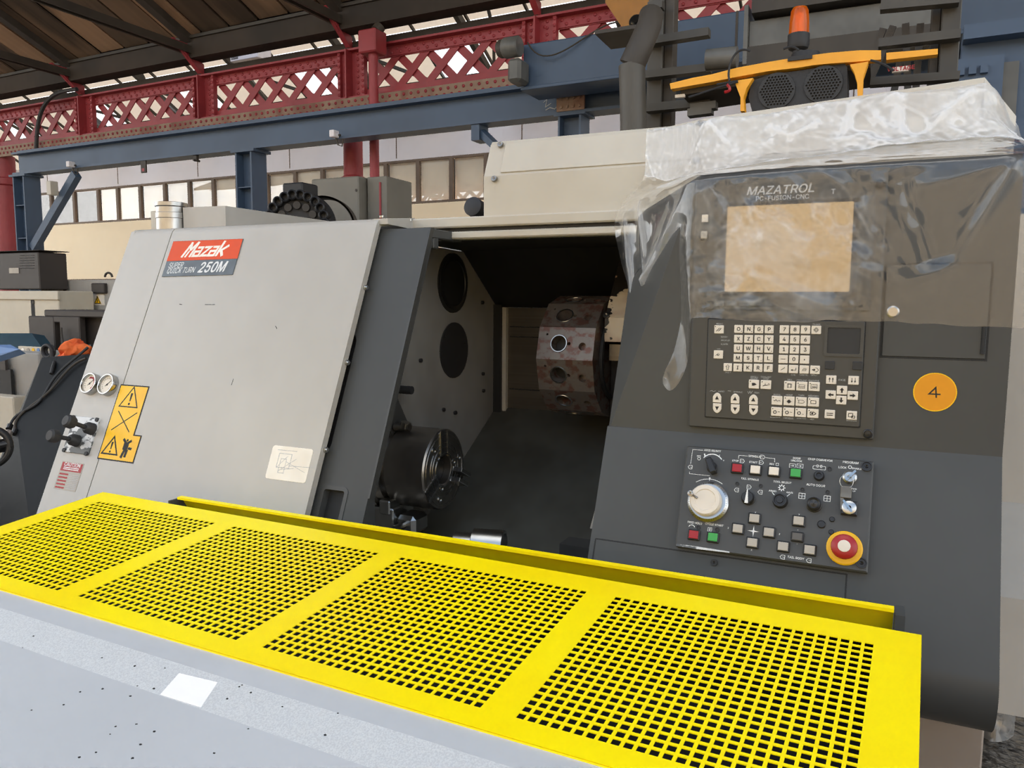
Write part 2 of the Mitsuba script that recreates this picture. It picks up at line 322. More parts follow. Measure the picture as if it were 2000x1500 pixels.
cl = pxpoly(FS, [(105, 954), (147, 960), (165, 906), (122, 903)]); x0, y0_, x1, y1 = cl.bounds; W, H = x1 - x0, y1 - y0_
obj('caution_label', on(FS, rrect(x0, x1, y0_, y1), .001), 'alu_label', SP1, label='metal caution label with red header')
rb = [rrect(x0 + .03 * W, x1 - .03 * W, y1 - .34 * H, y1 - .03 * H)] + [rrect(x0 + .05 * W, x0 + .45 * W, y1 - (.42 + .12 * i) * H - .06 * H, y1 - (.42 + .12 * i) * H) for i in range(5)]
obj('caution_print', on(FS, union_all(rb), .0004, .001), 'caution_red', SP1)
tx = [FS.put(mv(text('CAUTION', .012, .0003), (x0 + x1) / 2, y1 - .16 * H, .0014)), on(FS, union_all([stroke([(x0 + .15 * W, y1 - (.21 + .06 * i) * H), (x1 - .15 * W, y1 - (.21 + .06 * i) * H)], .003) for i in range(2)]), .0003, .0014)]
obj('caution_lettering', cat_(tx), 'print_white', SP1)
obj('caution_lines', on(FS, union_all([stroke([(x0 + .5 * W, y1 - (.45 + .06 * i) * H), (x1 - .05 * W, y1 - (.45 + .06 * i) * H)], .002) for i in range(9)]), .0003, .001), 'grey_print', SP1)

# sliding door, pushed left behind the cover
DO = -0.036; FD = FS.shifted(DO)
xd = 0.5 * (FS.loc(829, 480, DO)[0] + FS.loc(742, 880, DO)[0])
zt = 1.712
def dpt(z, back): return (sy(z, DO) + back, z)
dprof = [dpt(zt, 0), dpt(.5, 0), (sy(.96, DO) + .035, .5), (sy(.96, DO) + .035, .96), dpt(zt, .035)]
door = prism_x(dprof, -1.66, xd)
hr = pxpoly(FD, [(600, 900), (700, 645), (697, 640), (600, 640)]); 
h0, h1 = FD.loc(697, 655), FD.loc(640, 885)
slot = rrect(-1.62, h0[0] + .004, h1[1] - .005, h0[1] + .01, .035, 6)
q0, q1 = FD.loc(636, 955), FD.loc(662, 1000)
slot2 = rrect(q0[0] - .002, q1[0] + .004, q1[1] - .12, q0[1], .006)
def mani(m): m = m.copy(); m.merge_vertices(); return manifold3d.Manifold(manifold3d.Mesh(np.asarray(m.vertices, np.float32), np.asarray(m.faces, np.uint32)))
def cut(m, *tools):
    r = mani(m)
    for t_ in tools: r = r - mani(t_)
    k = r.to_mesh(); return trimesh.Trimesh(k.vert_properties[:, :3], k.tri_verts, process=False)
door = cut(door, FD.put(ext(slot, .05, -.022)), FD.put(ext(slot2, .05, -.025)))
DR = obj('door', door, 'dark_grey', LA, label='dark grey sliding door slid open')
obj('handle_recess', on(FD, slot.buffer(-.001), .002, -.022), 'soft_black', DR)
obj('lock_recess', on(FD, slot2.buffer(-.001), .002, -.025), 'inner_black', DR)
obj('lock_frame', on(FD, slot2.buffer(.012).difference(slot2), .002), 'frame_grey', DR)
obj('edge_trim', prism_x([dpt(zt, -.002), dpt(.97, -.002), dpt(.97, .018), dpt(zt, .018)], xd, xd + .006), 'frame_grey', DR)
obj('hanger', bx(xd - .03, xd + .004, sy(zt, DO), sy(zt, DO) + .19, zt - .03, zt - .002, .003), 'dark_grey', DR)
obj('hanger_plate', bx(-1.6, xd + .002, sy(zt, DO) + .02, sy(zt, DO) + .05, zt - .06, zt - .002, .003), 'dark_grey', DR)

# rail above the opening
YR = 2.13
def zr(px, py): return aty(px, py, YR)[2]
r0, r1, r2, r3, r4 = zr(1000, 419), zr(1000, 440), zr(1000, 448), zr(1000, 463), 1.74
xe = aty(1215, 420, YR)[0]
obj('upper_rail', bx(XR + .005, -.2, YR, YR + .06, r1, r0, .004), 'cream_paint', LA)
obj('lower_rail', bx(-1.30, -.2, YR + .005, YR + .06, r3, r2, .004), 'cream_paint', LA)
obj('rail_slot', bx(-1.30, -.2, YR + .03, YR + .07, r2, r1), 'inner_black', LA)
obj('corner_flange', prism_x([(1.99, 1.742), (YR + .01, 1.757), (YR + .01, 1.72), (1.99, 1.725)], XR - .02, XR + .03), 'white_paint', LA)
for px, py in ((746, 424), (801, 431)):
    p = aty(px, py, 2.02 if px < 780 else YR - .01); obj('flange_screw', lathe([(.008, 0), (.007, .006), (.0001, .006)], 12, p, (0, -.3, 1)), 'steel', LA, 30)

# working space
XW = -1.42
cB, cT = atx(963, 798, XW), atx(960, 600, XW)
YB = cB[1] + .03; zb_, zt_ = cB[2], cT[2]
tp = atx(905, 492, XW)
wall = [(sy(.45) + .12, .45), (2.1, .45), (YB - .75, zb_ - .44), (YB, zb_), (YB, zt_), (tp[1], tp[2]), (2.16, 1.69), (sy(1.69) + .12, 1.69)]
IW = obj('headstock_wall', prism_x(wall, XW - .02, XW), 'inner_grey', LA, label='pale grey inner wall with two round covers')
hA = atx(884, 553, XW); hB = atx(886, 684, XW)
for nm, c_, r_, mt, dz in (('spindle_hole', hA, .108, 'inner_black', .004), ('round_cover', hB, .102, 'soft_black', .005)):
    obj(nm, lathe([(r_, 0), (r_, dz), (.0001, dz)], 48, (XW, c_[1], c_[2]), (1, 0, 0)), mt, IW)
obj('hole_rim', lathe([(.094, .001), (.094, .007), (.082, .010), (.080, .006)], 48, (XW, hA[1], hA[2]), (1, 0, 0)), 'black_plastic', IW, 30)
for px, py in ((820, 704), (787, 689), (865, 800), (887, 806), (888, 806), (942, 730), (943, 763), (906, 668), (867, 657), (941, 591)):
    c_ = atx(px, py, XW); obj('wall_bolt', lathe([(.007, 0), (.007, .008), (.0001, .008)], 10, c_, (1, 0, 0)), 'soft_black', IW, 30)
c_ = atx(769, 760, XW); obj('hose_stub', cyl(c_, c_ + (.07, 0, 0), .013, 14), 'soft_black', IW, 30)
obj('ceiling_plate', prism_x([(YR + .02, 1.694), (tp[1], tp[2] + .005), (YB + .01, zt_ + .0), (YB + .03, zt_ + .03), (tp[1] + .02, tp[2] + .04), (YR + .02, 1.72)], XW - .01, -.3), 'inner_black', LA)
obj('corner_strip', bx(XW, XW + .035, YB - .03, YB + .02, zb_ - .02, zt_ + .01), 'inner_black', LA)
obj('corner_edge', bx(XW + .035, XW + .052, YB - .02, YB + .02, zb_ - .01, zt_), 'cream_paint', LA)
obj('way_cover', bx(XW + .05, -.3, YB, YB + .02, zb_ - .03, zt_ - .002), 'brushed_steel', LA)
for z_ in (zt_ - .08, zt_ - .12, zb_ + .08): obj('way_cover_joint', bx(XW + .06, XW + .4, YB - .0015, YB + .002, z_, z_ + .004), 'inner_black', LA)
yf = 2.24; zf = zb_ - .59 * (YB - yf)
obj('sloping_bed', prism_x([(YB + .02, zb_ + .016), (yf, zf + .004), (yf, zf - .02), (YB + .02, zb_ - .03)], XW, -.45), 'chute_green', LA)
obj('bed_foot', bx(XW, -.45, 1.9, 2.75, .18, .20), 'inner_black', LA)
pR = aty(1130, 1080, 2.15); obj('tray_lip', bx(pR[0] - .05, -.5, 2.12, 2.2, pR[2] - .08, pR[2] + .03), 'frame_grey', LA)
obj('right_inner_wall', prism_x([(1.85, .45), (YB, .45), (YB, 1.7), (2.1, 1.7)], -.50, -.48), 'inner_grey', LA)
w0, w1_ = aty(1152, 1032, 1.98), aty(1165, 985, 1.98)
obj('wiper_wedge', hull([(w0[0], 1.98, w0[2]), (w0[0] + .05, 1.98, w0[2]), (w1_[0], 1.98, w1_[2]), (w1_[0] + .03, 1.98, w1_[2]), (w0[0], 2.0, w0[2]), (w0[0] + .05, 2.0, w0[2]), (w1_[0] + .01, 2.0, w1_[2])]), 'white_paint', LA)

# chuck
cc = aty(868, 917, 2.1); XC, YC, ZC, RCK = cc[0], 2.1, cc[2], .128
CH = obj('chuck', lathe([(.10, XW - XC), (.115, XW - XC + .02), (.115, XW - XC + .045), (RCK - .002, XW - XC + .05), (RCK, XW - XC + .054), (RCK, -.005), (RCK - .005, 0), (.05, 0), (.046, -.004), (.046, -.05), (.0001, -.05)], 64, (XC, YC, ZC), (1, 0, 0)), 'chuck_steel', LA, 30, label='dark round three jaw chuck')
CF = Frame((XC, YC, ZC), (0, 1, 0), (0, 0, 1))
obj('chuck_bore', lathe([(.045, .001), (.0001, .001)], 32, (XC - .03, YC, ZC), (1, 0, 0)), 'inner_black', CH)
for r_, w_ in ((.052, .003), (.085, .0015), (.072, .0015), (.112, .001)):
    obj('chuck_groove', CF.put(ext(Point(0, 0).buffer(r_ + w_, quad_segs=16).difference(Point(0, 0).buffer(r_, quad_segs=16)), .002)), 'steel', CH)
for k, th in enumerate((92, 212, -26)):
    t_ = math.radians(th); R2 = np.array([[math.cos(t_), -math.sin(t_)], [math.sin(t_), math.cos(t_)]])
    def loc2(pts): return [tuple(R2 @ np.array(p)) for p in pts]
    obj('jaw_slot', CF.put(ext(Polygon(loc2([(.045, -.018), (.126, -.018), (.126, .018), (.045, .018)])), .0012)), 'inner_black', CH)
    for s_ in (-1, 1): obj('jaw_guide', CF.put(ext(Polygon(loc2([(.05, s_ * .018), (.126, s_ * .018), (.126, s_ * .024), (.05, s_ * .024)])), .004)), 'steel', CH)
    if k == 2:
        for s_ in (-1, 1): obj('jaw', CF.put(bev(Polygon(loc2([(.05, s_ * .016 - .007), (.118, s_ * .016 - .007), (.118, s_ * .016 + .007), (.05, s_ * .016 + .007)])), .034, .002)), 'steel', CH)
    for a_ in (.06, .095):
        c2 = R2 @ np.array([a_ * math.cos(.7), a_ * math.sin(.7)]); p = CF.w(c2[0], c2[1], 0)
        obj('chuck_bolt', lathe([(.011, 0), (.011, .003), (.007, .003), (.007, .0005), (.0001, .0005)], 14, p, (1, 0, 0)), 'steel', CH, 30)
obj('spindle_nose', lathe([(.145, 0), (.145, .02), (.128, .03), (.1, .03)], 48, (XW, YC, ZC), (1, 0, 0)), 'chuck_steel', LA, 30)
p = atx(775, 812, XW + .04); obj('coolant_plate', bx(XW + .03, XW + .036, p[1] - .05, p[1] + .04, p[2] - .07, p[2] + .05).apply_transform(trimesh.transformations.rotation_matrix(.6, (1, 0, 0), p)), 'frame_grey', LA)
p = aty(790, 833, 2.05); obj('coolant_nozzle', cat_([cyl(p - (.035, 0, .004), p + (.02, 0, 0), .012, 14), cyl(p + (.0, 0, -.004), p + (.005, 0, .014), .016, 12)]), 'chuck_steel', LA, 30)
p = aty(780, 1005, 2.0); obj('clamp_block', cat_([bx(p[0] - .10, p[0] - .01, 1.98, 2.10, p[2] - .06, p[2] + .02, .004), bx(p[0] - .06, p[0] - .02, 1.975, 2.04, p[2] + .0, p[2] + .045, .004), bx(p[0] - .01, p[0] + .06, 1.99, 2.08, p[2] - .06, p[2] - .0, .012), cyl(p + (0.02, 0, -.03), p + (.02, -.06, -.03), .012, 12)]), 'steel', LA)
p = aty(985, 1062, 2.06)
obj('part_catcher', cat_([lathe([(.03, -.16), (.038, -.155), (.038, -.10), (.052, -.095), (.052, -.002), (.049, 0), (.042, 0), (.042, -.03), (.0001, -.03)], 40, p + (0, 0, -.012), unit((1, 0.25, 0)))]), 'steel', LA, 30, label='short steel cylinder with a dark hollow end')

# turret
YT = 2.62; pc = aty(1100, 671, YT - .2); NT = 12; AP = .205; RT = AP / math.cos(math.pi / NT)
xt0, xt1 = aty(1050, 671, YT - .2)[0], aty(1160, 671, YT - .2)[0]
zt0 = aty(1100, 671, YT - .2)[2] - AP * math.sin(math.radians(15))
ang = [2 * math.pi * i / NT for i in range(NT)]
tm = prism_x([(YT + RT * math.cos(t), zt0 + RT * math.sin(t)) for t in ang], xt0, xt1)
tools = []; L_ = xt1 - xt0
for i in range(NT):
    t = 2 * math.pi * (i + .5) / NT; nn = np.array((0, math.cos(t), math.sin(t))); c0 = np.array(((xt0 + L_ * .38), YT, zt0)) + nn * AP
    tg = np.array((0, -math.sin(t), math.cos(t)))
    for dx, dy, r_, dp in ((0, 0, .026, .06), (.036, 0, .006, .03), (L_ * .42, .008, .013, .025), (-.045, -.03, .004, .02)):
        q = c0 + (dx, 0, 0) + tg * dy; tools.append(cyl(q + nn * .01, q - nn * dp, r_, 24 if r_ > .01 else 12))
TU = obj('tool_turret', cut(tm, *tools), 'turret_steel', LA, label='twelve sided steel tool turret with round sockets')
for i in range(NT):
    t = 2 * math.pi * (i + .5) / NT; nn = np.array((0, math.cos(t), math.sin(t)))
    if nn[1] > .3: continue
    c0 = np.array(((xt0 + L_ * .38), YT, zt0)) + nn * AP
    obj('socket_ring', lathe([(.031, 0), (.0295, .002), (.0265, .002), (.026, 0)], 28, c0, nn), 'steel', TU, 30)
    obj('socket_floor', lathe([(.0255, -.045), (.0001, -.045)], 20, c0, nn), 'inner_black', TU)
TH_ = obj('turret_housing', cat_([prism_x([(YT - .13, 1.365), (YT - .13, 1.445), (YT + .1, 1.75), (YT + .3, 1.75), (YT + .3, 1.365)], xt1 + .012, -.5)]), 'chipped_paint', LA, label='cream housing with chipped paint beside the turret')
obj('housing_foot', bx(xt1 + .02, -.5, YT - .10, YT + .2, 1.30, 1.355), 'brushed_steel', TH_)
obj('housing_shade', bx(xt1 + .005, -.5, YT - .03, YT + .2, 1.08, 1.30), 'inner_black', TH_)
q = aty(1183, 657, YT - .13); obj('housing_bolt', lathe([(.012, 0), (.012, .005), (.005, .006), (.0001, .002)], 16, (q[0], YT - .125, 1.452), (0, -.8, .6)), 'chuck_steel', TH_, 30)
obj('turret_flange', lathe([(.14, 0), (.15, .002), (.15, .012), (.14, .014)], 48, (xt1, YT, zt0), (1, 0, 0)), 'soft_black', TU, 30)

# hood above the opening
YH = 2.15
FHx = aty(1370, 241, YH + .06)[0]; hb = aty(945, 345, YH)[2]; hl = aty(945, 380, YH)[0]; hbot = r0 - .02
tl = 0.40
ptop = at(962, 276, unit((0, -1, tl)), np.dot(unit((0, -1, tl)), (0, YH, hb))); hz = ptop[2]; hy = ptop[1]
xhr = aty(1925, 172, YH)[0] + .0
xh = FHx
HD = obj('hood', prism_x([(YH, hbot), (YH, hb), (hy, hz - .012), (hy + .012, hz), (3.2, hz + .02), (3.2, hbot)], hl, .19), 'cream_paint', LA, label='cream hood over the door opening')
FH = Frame((0, YH, hb), (1, 0, 0), (0, hy - YH, hz - hb))
a, b, c_ = FH.loc(988, 278), FH.loc(975, 358), FH.loc(1370, 245)
obj('hood_panel', FH.put(bev(rrect(a[0] * .5 + b[0] * .5, c_[0] - .0015, .008, a[1] - .006, .004), .004, .001)), 'cream_paint', HD)
RISE = .048
def hrise(x): return float(np.interp(x, [FHx - .1, FHx, .19], [0, .012, RISE]))
obj('hood_raised_end', hull([(FHx - .1, hy - .004, hz - .03), (.19, hy - .004, hz - .03), (FHx - .1, hy + .02, hz + .0), (.19, hy + .012, hz + RISE), (FHx, hy + .012, hz + .012), (FHx - .1, 3.1, hz), (.19, 3.1, hz + RISE)]), 'cream_paint', HD)
obj('hood_panel', FH.put(bev(Polygon([(c_[0], .008), (.185, .008), (.185, a[1] + .030), (c_[0], a[1] - .002)]), .004, .001)), 'cream_paint', HD)
for px, py in ((978, 283), (966, 350), (1370, 241), (1361, 314)):
    q = FH.loc(px, py); obj('hood_screw', lathe([(.010, 0), (.009, .006), (.004, .007), (.0001, .004)], 12, FH.w(q[0], q[1], .0), FH.z), 'chuck_steel', HD, 30)
obj('hood_end', hull([(.19, YH, hbot), (.19, YH, hb), (.19, hy, hz), (.26, YH + .07, hbot), (.26, YH + .10, hb), (.27, hy + .1, hz - .03), (.19, hy + .012, hz + RISE), (.19, 3.2, hz + RISE), (.27, 3.2, hz - .02), (.19, 3.2, hbot), (.26, 3.2, hbot)]), 'cream_paint', HD)
p = aty(935, 411, 2.6); obj('cable_gland', lathe([(.035, 0), (.035, .05), (.02, .055), (.0001, .055)], 20, p, (0, -1, .2)), 'soft_black', LA, 30)

# grey control pedestal: sloping lower body, upright console, keyboard and display
XL2, XR2 = -.575, .224
_c0 = np.array((sy(.695), .695)); _u = unit(np.array((Y0, Z0)) - _c0); _v = np.array((1.0, 0)); _r = .095
_h = math.acos(float(_u @ _v)) / 2; _cc = _c0 + unit(_u + _v) * _r / math.sin(_h); _t0 = _c0 + _u * _r / math.tan(_h); _t1 = _c0 + _v * _r / math.tan(_h)
_a0, _a1 = math.atan2(*(_t0 - _cc)[::-1]), math.atan2(*(_t1 - _cc)[::-1]); _a0 += 2 * math.pi * (_a0 < 0); _a1 += 2 * math.pi * (_a1 < 0)
arc_ = [tuple(_cc + _r * np.array((math.cos(t), math.sin(t)))) for t in np.linspace(_a0, _a1, 14)]
prof = Polygon([(Y0, Z0)] + arc_ + [(2.12, .695), (2.12, Z0 + .02)])
obj('pedestal', prism_x(list(prof.exterior.coords)[:-1], XL2, XR2), 'dark_grey', LA, 25, label='dark grey control pedestal with rounded foot')
zc = FV.loc(1360, 360)[1] + Z0
obj('console', cut(hull([(-.388, Y0, Z0 - .02), (XR2, Y0, Z0 - .02), (-.385, Y0, zc), (XR2, Y0, zc + .0), (-.375, Y0 + .035, zc + .028), (XR2, Y0 + .035, zc + .028), (XL2, Y0 + .004, Z0 - .02), (XL2, sy(1.71), 1.715), (XL2 + .015, sy(1.71) + .02, 1.735),
              (XL2, 2.12, 1.72), (XR2, 2.12, zc + .03), (XL2, 2.12, Z0 - .02), (XR2, 2.12, Z0 - .02)])), 'dark_grey', LA, label='dark grey upright console block')
CON = LA + '__console'
ha, hb2 = FV.loc(1730, 516), FV.loc(1938, 512); hc = FV.loc(1727, 697)
door2 = rrect(ha[0], hb2[0] + .001, hc[1], ha[1])
obj('side_hatch', FV.put(bev(door2.buffer(-.002, join_style=2), .003, .001)), 'dark_grey', CON)
obj('hatch_gap', on(FV, door2.buffer(.002, join_style=2), .0008), 'seam', CON)
obj('hatch_hinge', FV.put(mv(cyl((0, 0, 0), (0, .055, 0), .004, 12), hb2[0] - .006, hc[1] + .012, .004)), 'seam', CON)
q = FV.loc(1826, 766, .002); SK = obj('round_sticker', on(FV, Point(q[0], q[1]).buffer(.0372, quad_segs=20), .0012), 'sign_yellow', CON, label='round orange sticker with handwritten number')
scene[SK]['bsdf'] = {'type': 'ref', 'id': 'amber'}
obj('sticker_rim', on(FV, Point(q[0], q[1]).buffer(.0385, quad_segs=20).difference(Point(q[0], q[1]).buffer(.0366, quad_segs=20)), .0014), 'sign_yellow', CON)
obj('sticker_number', on(FV, union_all([stroke([(q[0] + .003, q[1] - .011), (q[0] + .001, q[1] + .009), (q[0] - .010, q[1] - .004), (q[0] + .010, q[1] - .004)], .0025)]), .0004, .0012), 'ink', CON)
q = FV.loc(1744, 609, .005); obj('round_lock', lathe([(.012, 0), (.012, .006), (.009, .008), (.0001, .008)], 24, FV.w(q[0], q[1], 0), FV.z), 'steel', CON, 30)
q = FS.loc(1395, 1099); obj('pedestal_screw', lathe([(.007, 0), (.007, .005), (.003, .005), (.0001, .003)], 12, FS.w(q[0], q[1], 0), FS.z), 'inner_black', LA + '__pedestal', 30)
h = [FS.loc(1178, 1054), FS.loc(1652, 1147)]
obj('drawer_gap', on(FS, union_all([stroke([(XL2 + .012, h[0][1]), (h[1][0], h[0][1])], .003), stroke([(h[1][0], h[0][1] + .001), (h[1][0], h[0][1] - .2)], .003), stroke([(XL2 + .012, h[0][1]), (XL2 + .012, h[0][1] - .2)], .003)]), .0006), 'seam', LA + '__pedestal')

# monitor frame
a, b = FV.loc(1362, 354), FV.loc(1706, 858); fz = .014
FRM = obj('monitor_frame', FV.put(bev(rrect(a[0], b[0], b[1], a[1], .004), fz, .003)), 'frame_grey', LA, label='dark frame around display and keyboard')
FB = FV.shifted(fz)
def zz(x, y): return (1340 + x / 5, 615 + y / 5)
b0, b1 = FB.loc(1386, 397), FB.loc(1698, 608)
obj('display_bezel', FB.put(bev(rrect(b0[0], b1[0], b1[1], b0[1], .003).difference(rrect(*[FB.loc(1410, 400)[0], FB.loc(1672, 570)[0], FB.loc(1420, 573)[1], FB.loc(1420, 399)[1]])) if False else rrect(b0[0], b1[0], b1[1], b0[1], .003), .006, .002)), 'frame_grey', FRM)
s0, s1 = FB.loc(1410, 398, .006), FB.loc(1668, 577, .006)
obj('display_surround', on(FB, rrect(s0[0], s1[0], s1[1], s0[1], .002), .002, .006), 'black_plastic', FRM)
s0, s1 = FB.loc(1421, 404, .008), FB.loc(1659, 570, .008)
obj('display_screen', on(FB, rrect(s0[0], s1[0], s1[1], s0[1], .003), .001, .008), 'screen_warm_reflection', FRM, label='display glass with a warm reflection painted into its colour')
for i in range(12):
    c_ = FB.loc(1405 + i * 24.2, 592.5, .006)
    obj('soft_key', FB.put(bev(rrect(c_[0] - .0108, c_[0] + .0108, c_[1] - .006, c_[1] + .006, .001), .004, .001)).apply_translation(FB.z * .006), 'logo_grey' if i < 3 else 'frame_grey', FRM)
for (px, py), m_ in (((1378, 427), 'cream_key'), ((1376, 459), 'grey_button')):
    c_ = FB.loc(px, py); obj('power_button_bezel', FB.put(bev(rrect(c_[0] - .0095, c_[0] + .0095, c_[1] - .011, c_[1] + .011, .001), .004, .001)), 'black_plastic', FRM)
    obj('power_button', FB.put(bev(rrect(c_[0] - .0068, c_[0] + .0068, c_[1] - .008, c_[1] + .008, .001), .007, .001)), m_, FRM)
for px, py in ((1715, 358), (1695, 847)):
    c_ = FB.loc(px, py) if py > 500 else FV.loc(px, py)
    if py < 500: continue
    obj('frame_plug', lathe([(.0095, 0), (.0095, .004), (.0075, .005), (.0065, .002), (.0001, .003)], 24, FB.w(c_[0], c_[1], 0), FB.z), 'black_plastic', FRM, 30)
c_ = FB.loc(1700, 360); obj('frame_plug', lathe([(.0095, 0), (.0095, .004), (.0075, .005), (.0065, .002), (.0001, .003)], 24, FB.w(a[0] * 0 + b[0] - .014, c_[1], 0), FB.z), 'black_plastic', FRM, 30)
c_ = FB.loc(1522, 378); c2 = FB.loc(1527, 390); c3 = FB.loc(1627, 379)
obj('maker_lettering', cat_([FB.put(mv(text('MAZATROL', .0165, .0008, shear=.22, sx=1.08), c_[0], c_[1], 0)), FB.put(mv(text('PC-FUSION-CNC', .0088, .0006), c2[0], c2[1], 0)), FB.put(mv(text('T', .010, .0006), c3[0], c3[1], 0))]), 'grey_print', FRM)

# keyboard
k0, k1, k2 = FB.loc(*zz(222, 40)), FB.loc(*zz(1750, 45)), FB.loc(*zz(205, 995))
KB = obj('keyboard', FB.put(bev(rrect(k0[0], k1[0], k2[1], k0[1], .003), .004, .0015)), 'frame_grey', LA, label='machine keyboard with cream keys')
obj('keyboard_gap', on(FB, rrect(k0[0] - .002, k1[0] + .002, k2[1] - .002, k0[1] + .002, .003), .0012), 'seam', FRM)
FK = FB.shifted(.004)
legend, white = [], []
def keycap(x, y, w, h, poly=None, dark=False):
    c_ = FK.loc(*zz(x, y), .003); pw = w / 5 * .001031; ph = h / 5 * .001131
    p_ = rrect(-pw / 2, pw / 2, -ph / 2, ph / 2, .0012) if poly is None else poly(pw, ph)
    obj('key', FK.put(mv(bev(p_, .0035, .0009), c_[0], c_[1], 0)), 'soft_black' if dark else 'cream_key', KB); return c_, pw, ph
def leg(m, c_): legend.append(FK.put(mv(m, c_[0], c_[1], .0035)))
def shape(s): return ext(s, .0004)
rows = ['ONGP', 'XZCY', 'UWHV', 'MSTL', 'IKRF']
for j, r_ in enumerate(rows):
    for i, ch in enumerate(r_):
        c_, w_, h_ = keycap((512, 510, 508, 505, 503)[j] + 99.5 * i, (138, 234, 328, 421, 515)[j] + 1.3 * i, 88, 76)
        leg(mv(text(ch, .0075, .0004), 0, -.0035), c_); leg(mv(shape(Point(0, 0).buffer(.0008)), .0062, -.005), c_)
for j, r_ in enumerate(('789', '456', '123')):
    for i, ch in enumerate(r_):
        c_, w_, h_ = keycap((959, 957, 954)[j] + 103.5 * i, (142, 239, 337)[j] + 1.5 * i, 90, 77); leg(mv(text(ch, .0075, .0004), 0, -.0035), c_)
def arrow(L, w, hw, hl): return Polygon([(-L / 2, -w / 2), (L / 2 - hl, -w / 2), (L / 2 - hl, -hw / 2), (L / 2, 0), (L / 2 - hl, hw / 2), (L / 2 - hl, w / 2), (-L / 2, w / 2)])
def rot(s, d): return affinity.rotate(s, d, origin=(0, 0))
AR = arrow(.011, .0032, .0085, .0055)
def outl(s, w=.0008): return s.boundary.buffer(w / 2)
misc = [(948, 432, 90, 77, [stroke([(-.005, 0), (.005, 0)], .001)]), (1051, 433, 90, 77, '0'), (1156, 437, 90, 77, [Point(0, 0).buffer(.0013)]),
        (945, 527, 90, 77, [stroke([(-.004, -.003), (.004, .003)], .001)]), (1048, 530, 90, 77, [stroke([(.005, .003), (.005, -.002), (-.003, -.002)], .001), affinity.translate(rot(arrow(.005, .001, .004, .004), 180), -.003, -.002)]),
        (1153, 534, 90, 77, [stroke([(-.004, -.003), (0, .003)], .001), stroke([(-.001, -.003), (.003, .003)], .001), stroke([(.002, -.003), (.005, .002)], .001)]), (1258, 537, 92, 78, [affinity.translate(arrow(.007, .002, .006, .004), -.002, 0), stroke([(.0, .004), (.004, .004), (.007, 0), (.004, -.004), (0, -.004)], .0009)]),
        (1271, 147, 92, 77, [outl(rot(sbox(-.0035, -.0035, .0035, .0035), 45)), outl(rot(sbox(-.002, -.002, .002, .002), 45))]),
        (406, 511, 86, 76, [outl(rot(arrow(.011, .0034, .0075, .0045), 90))]),
        (321, 142, 98, 80, [stroke([(-.005, -.004), (.001, .003)], .0014), stroke([(-.001, -.004), (.005, .003)], .0014)]), (314, 387, 96, 80, [stroke([(-.006, -.003), (-.002, 0), (.002, -.002)], .001), outl(rot(sbox(-.002, -.002, .002, .002), 45))]),
        (662, 677, 104, 84, [Polygon([(-.004, -.003), (.001, -.003), (.006, 0), (.001, .003), (-.004, .003)])]), (778, 682, 104, 84, [stroke([(-.006, -.003), (-.001, -.001), (.004, -.001)], .0015), stroke([(-.001, -.001), (-.001, .003)], .001), outl(Point(.006, .001).buffer(.0015))]),
        (1010, 691, 106, 84, [outl(sbox(-.0025, -.004, .0025, .003)), outl(sbox(-.004, -.004, .004, .004))]), (1130, 697, 106, 84, [outl(sbox(-.006, -.004, .006, .003)), stroke([(-.006, -.001), (.006, -.001)], .001)]), (1250, 700, 106, 84, [outl(sbox(-.006, -.004, .006, .004)), stroke([(-.004, -.001), (.005, -.001)], .0018)]),
        (887, 836, 106, 84, [stroke([(-.007, 0), (-.004, -.001), (-.002, .002), (.001, -.002), (.004, .001), (.007, -.001)], .001)]), (1005, 841, 106, 84, [Point(0, -.001).buffer(.0035), stroke([(-.006, -.001), (.006, -.001)], .0008), stroke([(0, .004), (0, -.006)], .0008)]), (1123, 847, 106, 84, [outl(Polygon([(-.006, -.003), (.004, -.003), (.007, 0), (.004, .003), (-.006, .003), (-.004, 0)]))]), (1243, 852, 106, 84, [outl(sbox(-.005, -.003, .005, .003), .001)]),
        (882, 945, 106, 84, [outl(Point(-.003, -.001).buffer(.003), .0014), stroke([(.003, .0), (.007, .0)], .001)]), (1000, 949, 106, 84, [outl(Point(-.003, -.001).buffer(.003), .0014), stroke([(.003, 0), (.007, 0)], .001)]), (1118, 955, 106, 84, [outl(Point(-.003, -.001).buffer(.003), .0014), stroke([(.003, -.003), (.006, -.003)], .001)]), (1238, 963, 106, 84, [outl(Polygon([(-.005, -.003), (.002, -.003), (.006, 0), (.002, .003), (-.005, .003)]), .0014), Point(-.001, 0).buffer(.002)]),
        (1417, 634, 96, 79, [affinity.translate(rot(arrow(.010, .0011, .004, .004), 90), -.003), affinity.translate(rot(arrow(.010, .0011, .004, .004), 90), .003)]), (1635, 640, 96, 79, [affinity.translate(rot(arrow(.010, .0011, .004, .004), -90), -.003), affinity.translate(rot(arrow(.010, .0011, .004, .004), -90), .003)]),
        (1522, 736, 96, 79, [rot(AR, 90)]), (1412, 780, 96, 79, [rot(AR, 180)]), (1627, 788, 96, 79, [AR]), (1515, 833, 96, 79, [rot(AR, -90)]),
        (1403, 970, 96, 79, [stroke([(-.006, .002), (.006, .002)], .0016), stroke([(-.006, -.002), (.006, -.002)], .0016)]), (1617, 982, 96, 79, [outl(sbox(-.006, -.003, .002, .004), .0012), outl(sbox(0, -.005, .006, -.001), .0012)])]
for x, y, w, h, s in misc:
    c_, pw, ph = keycap(x, y, w, h)
    if isinstance(s, str): leg(mv(text(s, .0075, .0004), 0, -.0035), c_)
    else: leg(shape(union_all(s)), c_)
    if w > 97: leg(mv(shape(Point(0, 0).buffer(.0011)), -.0075, .006), c_)
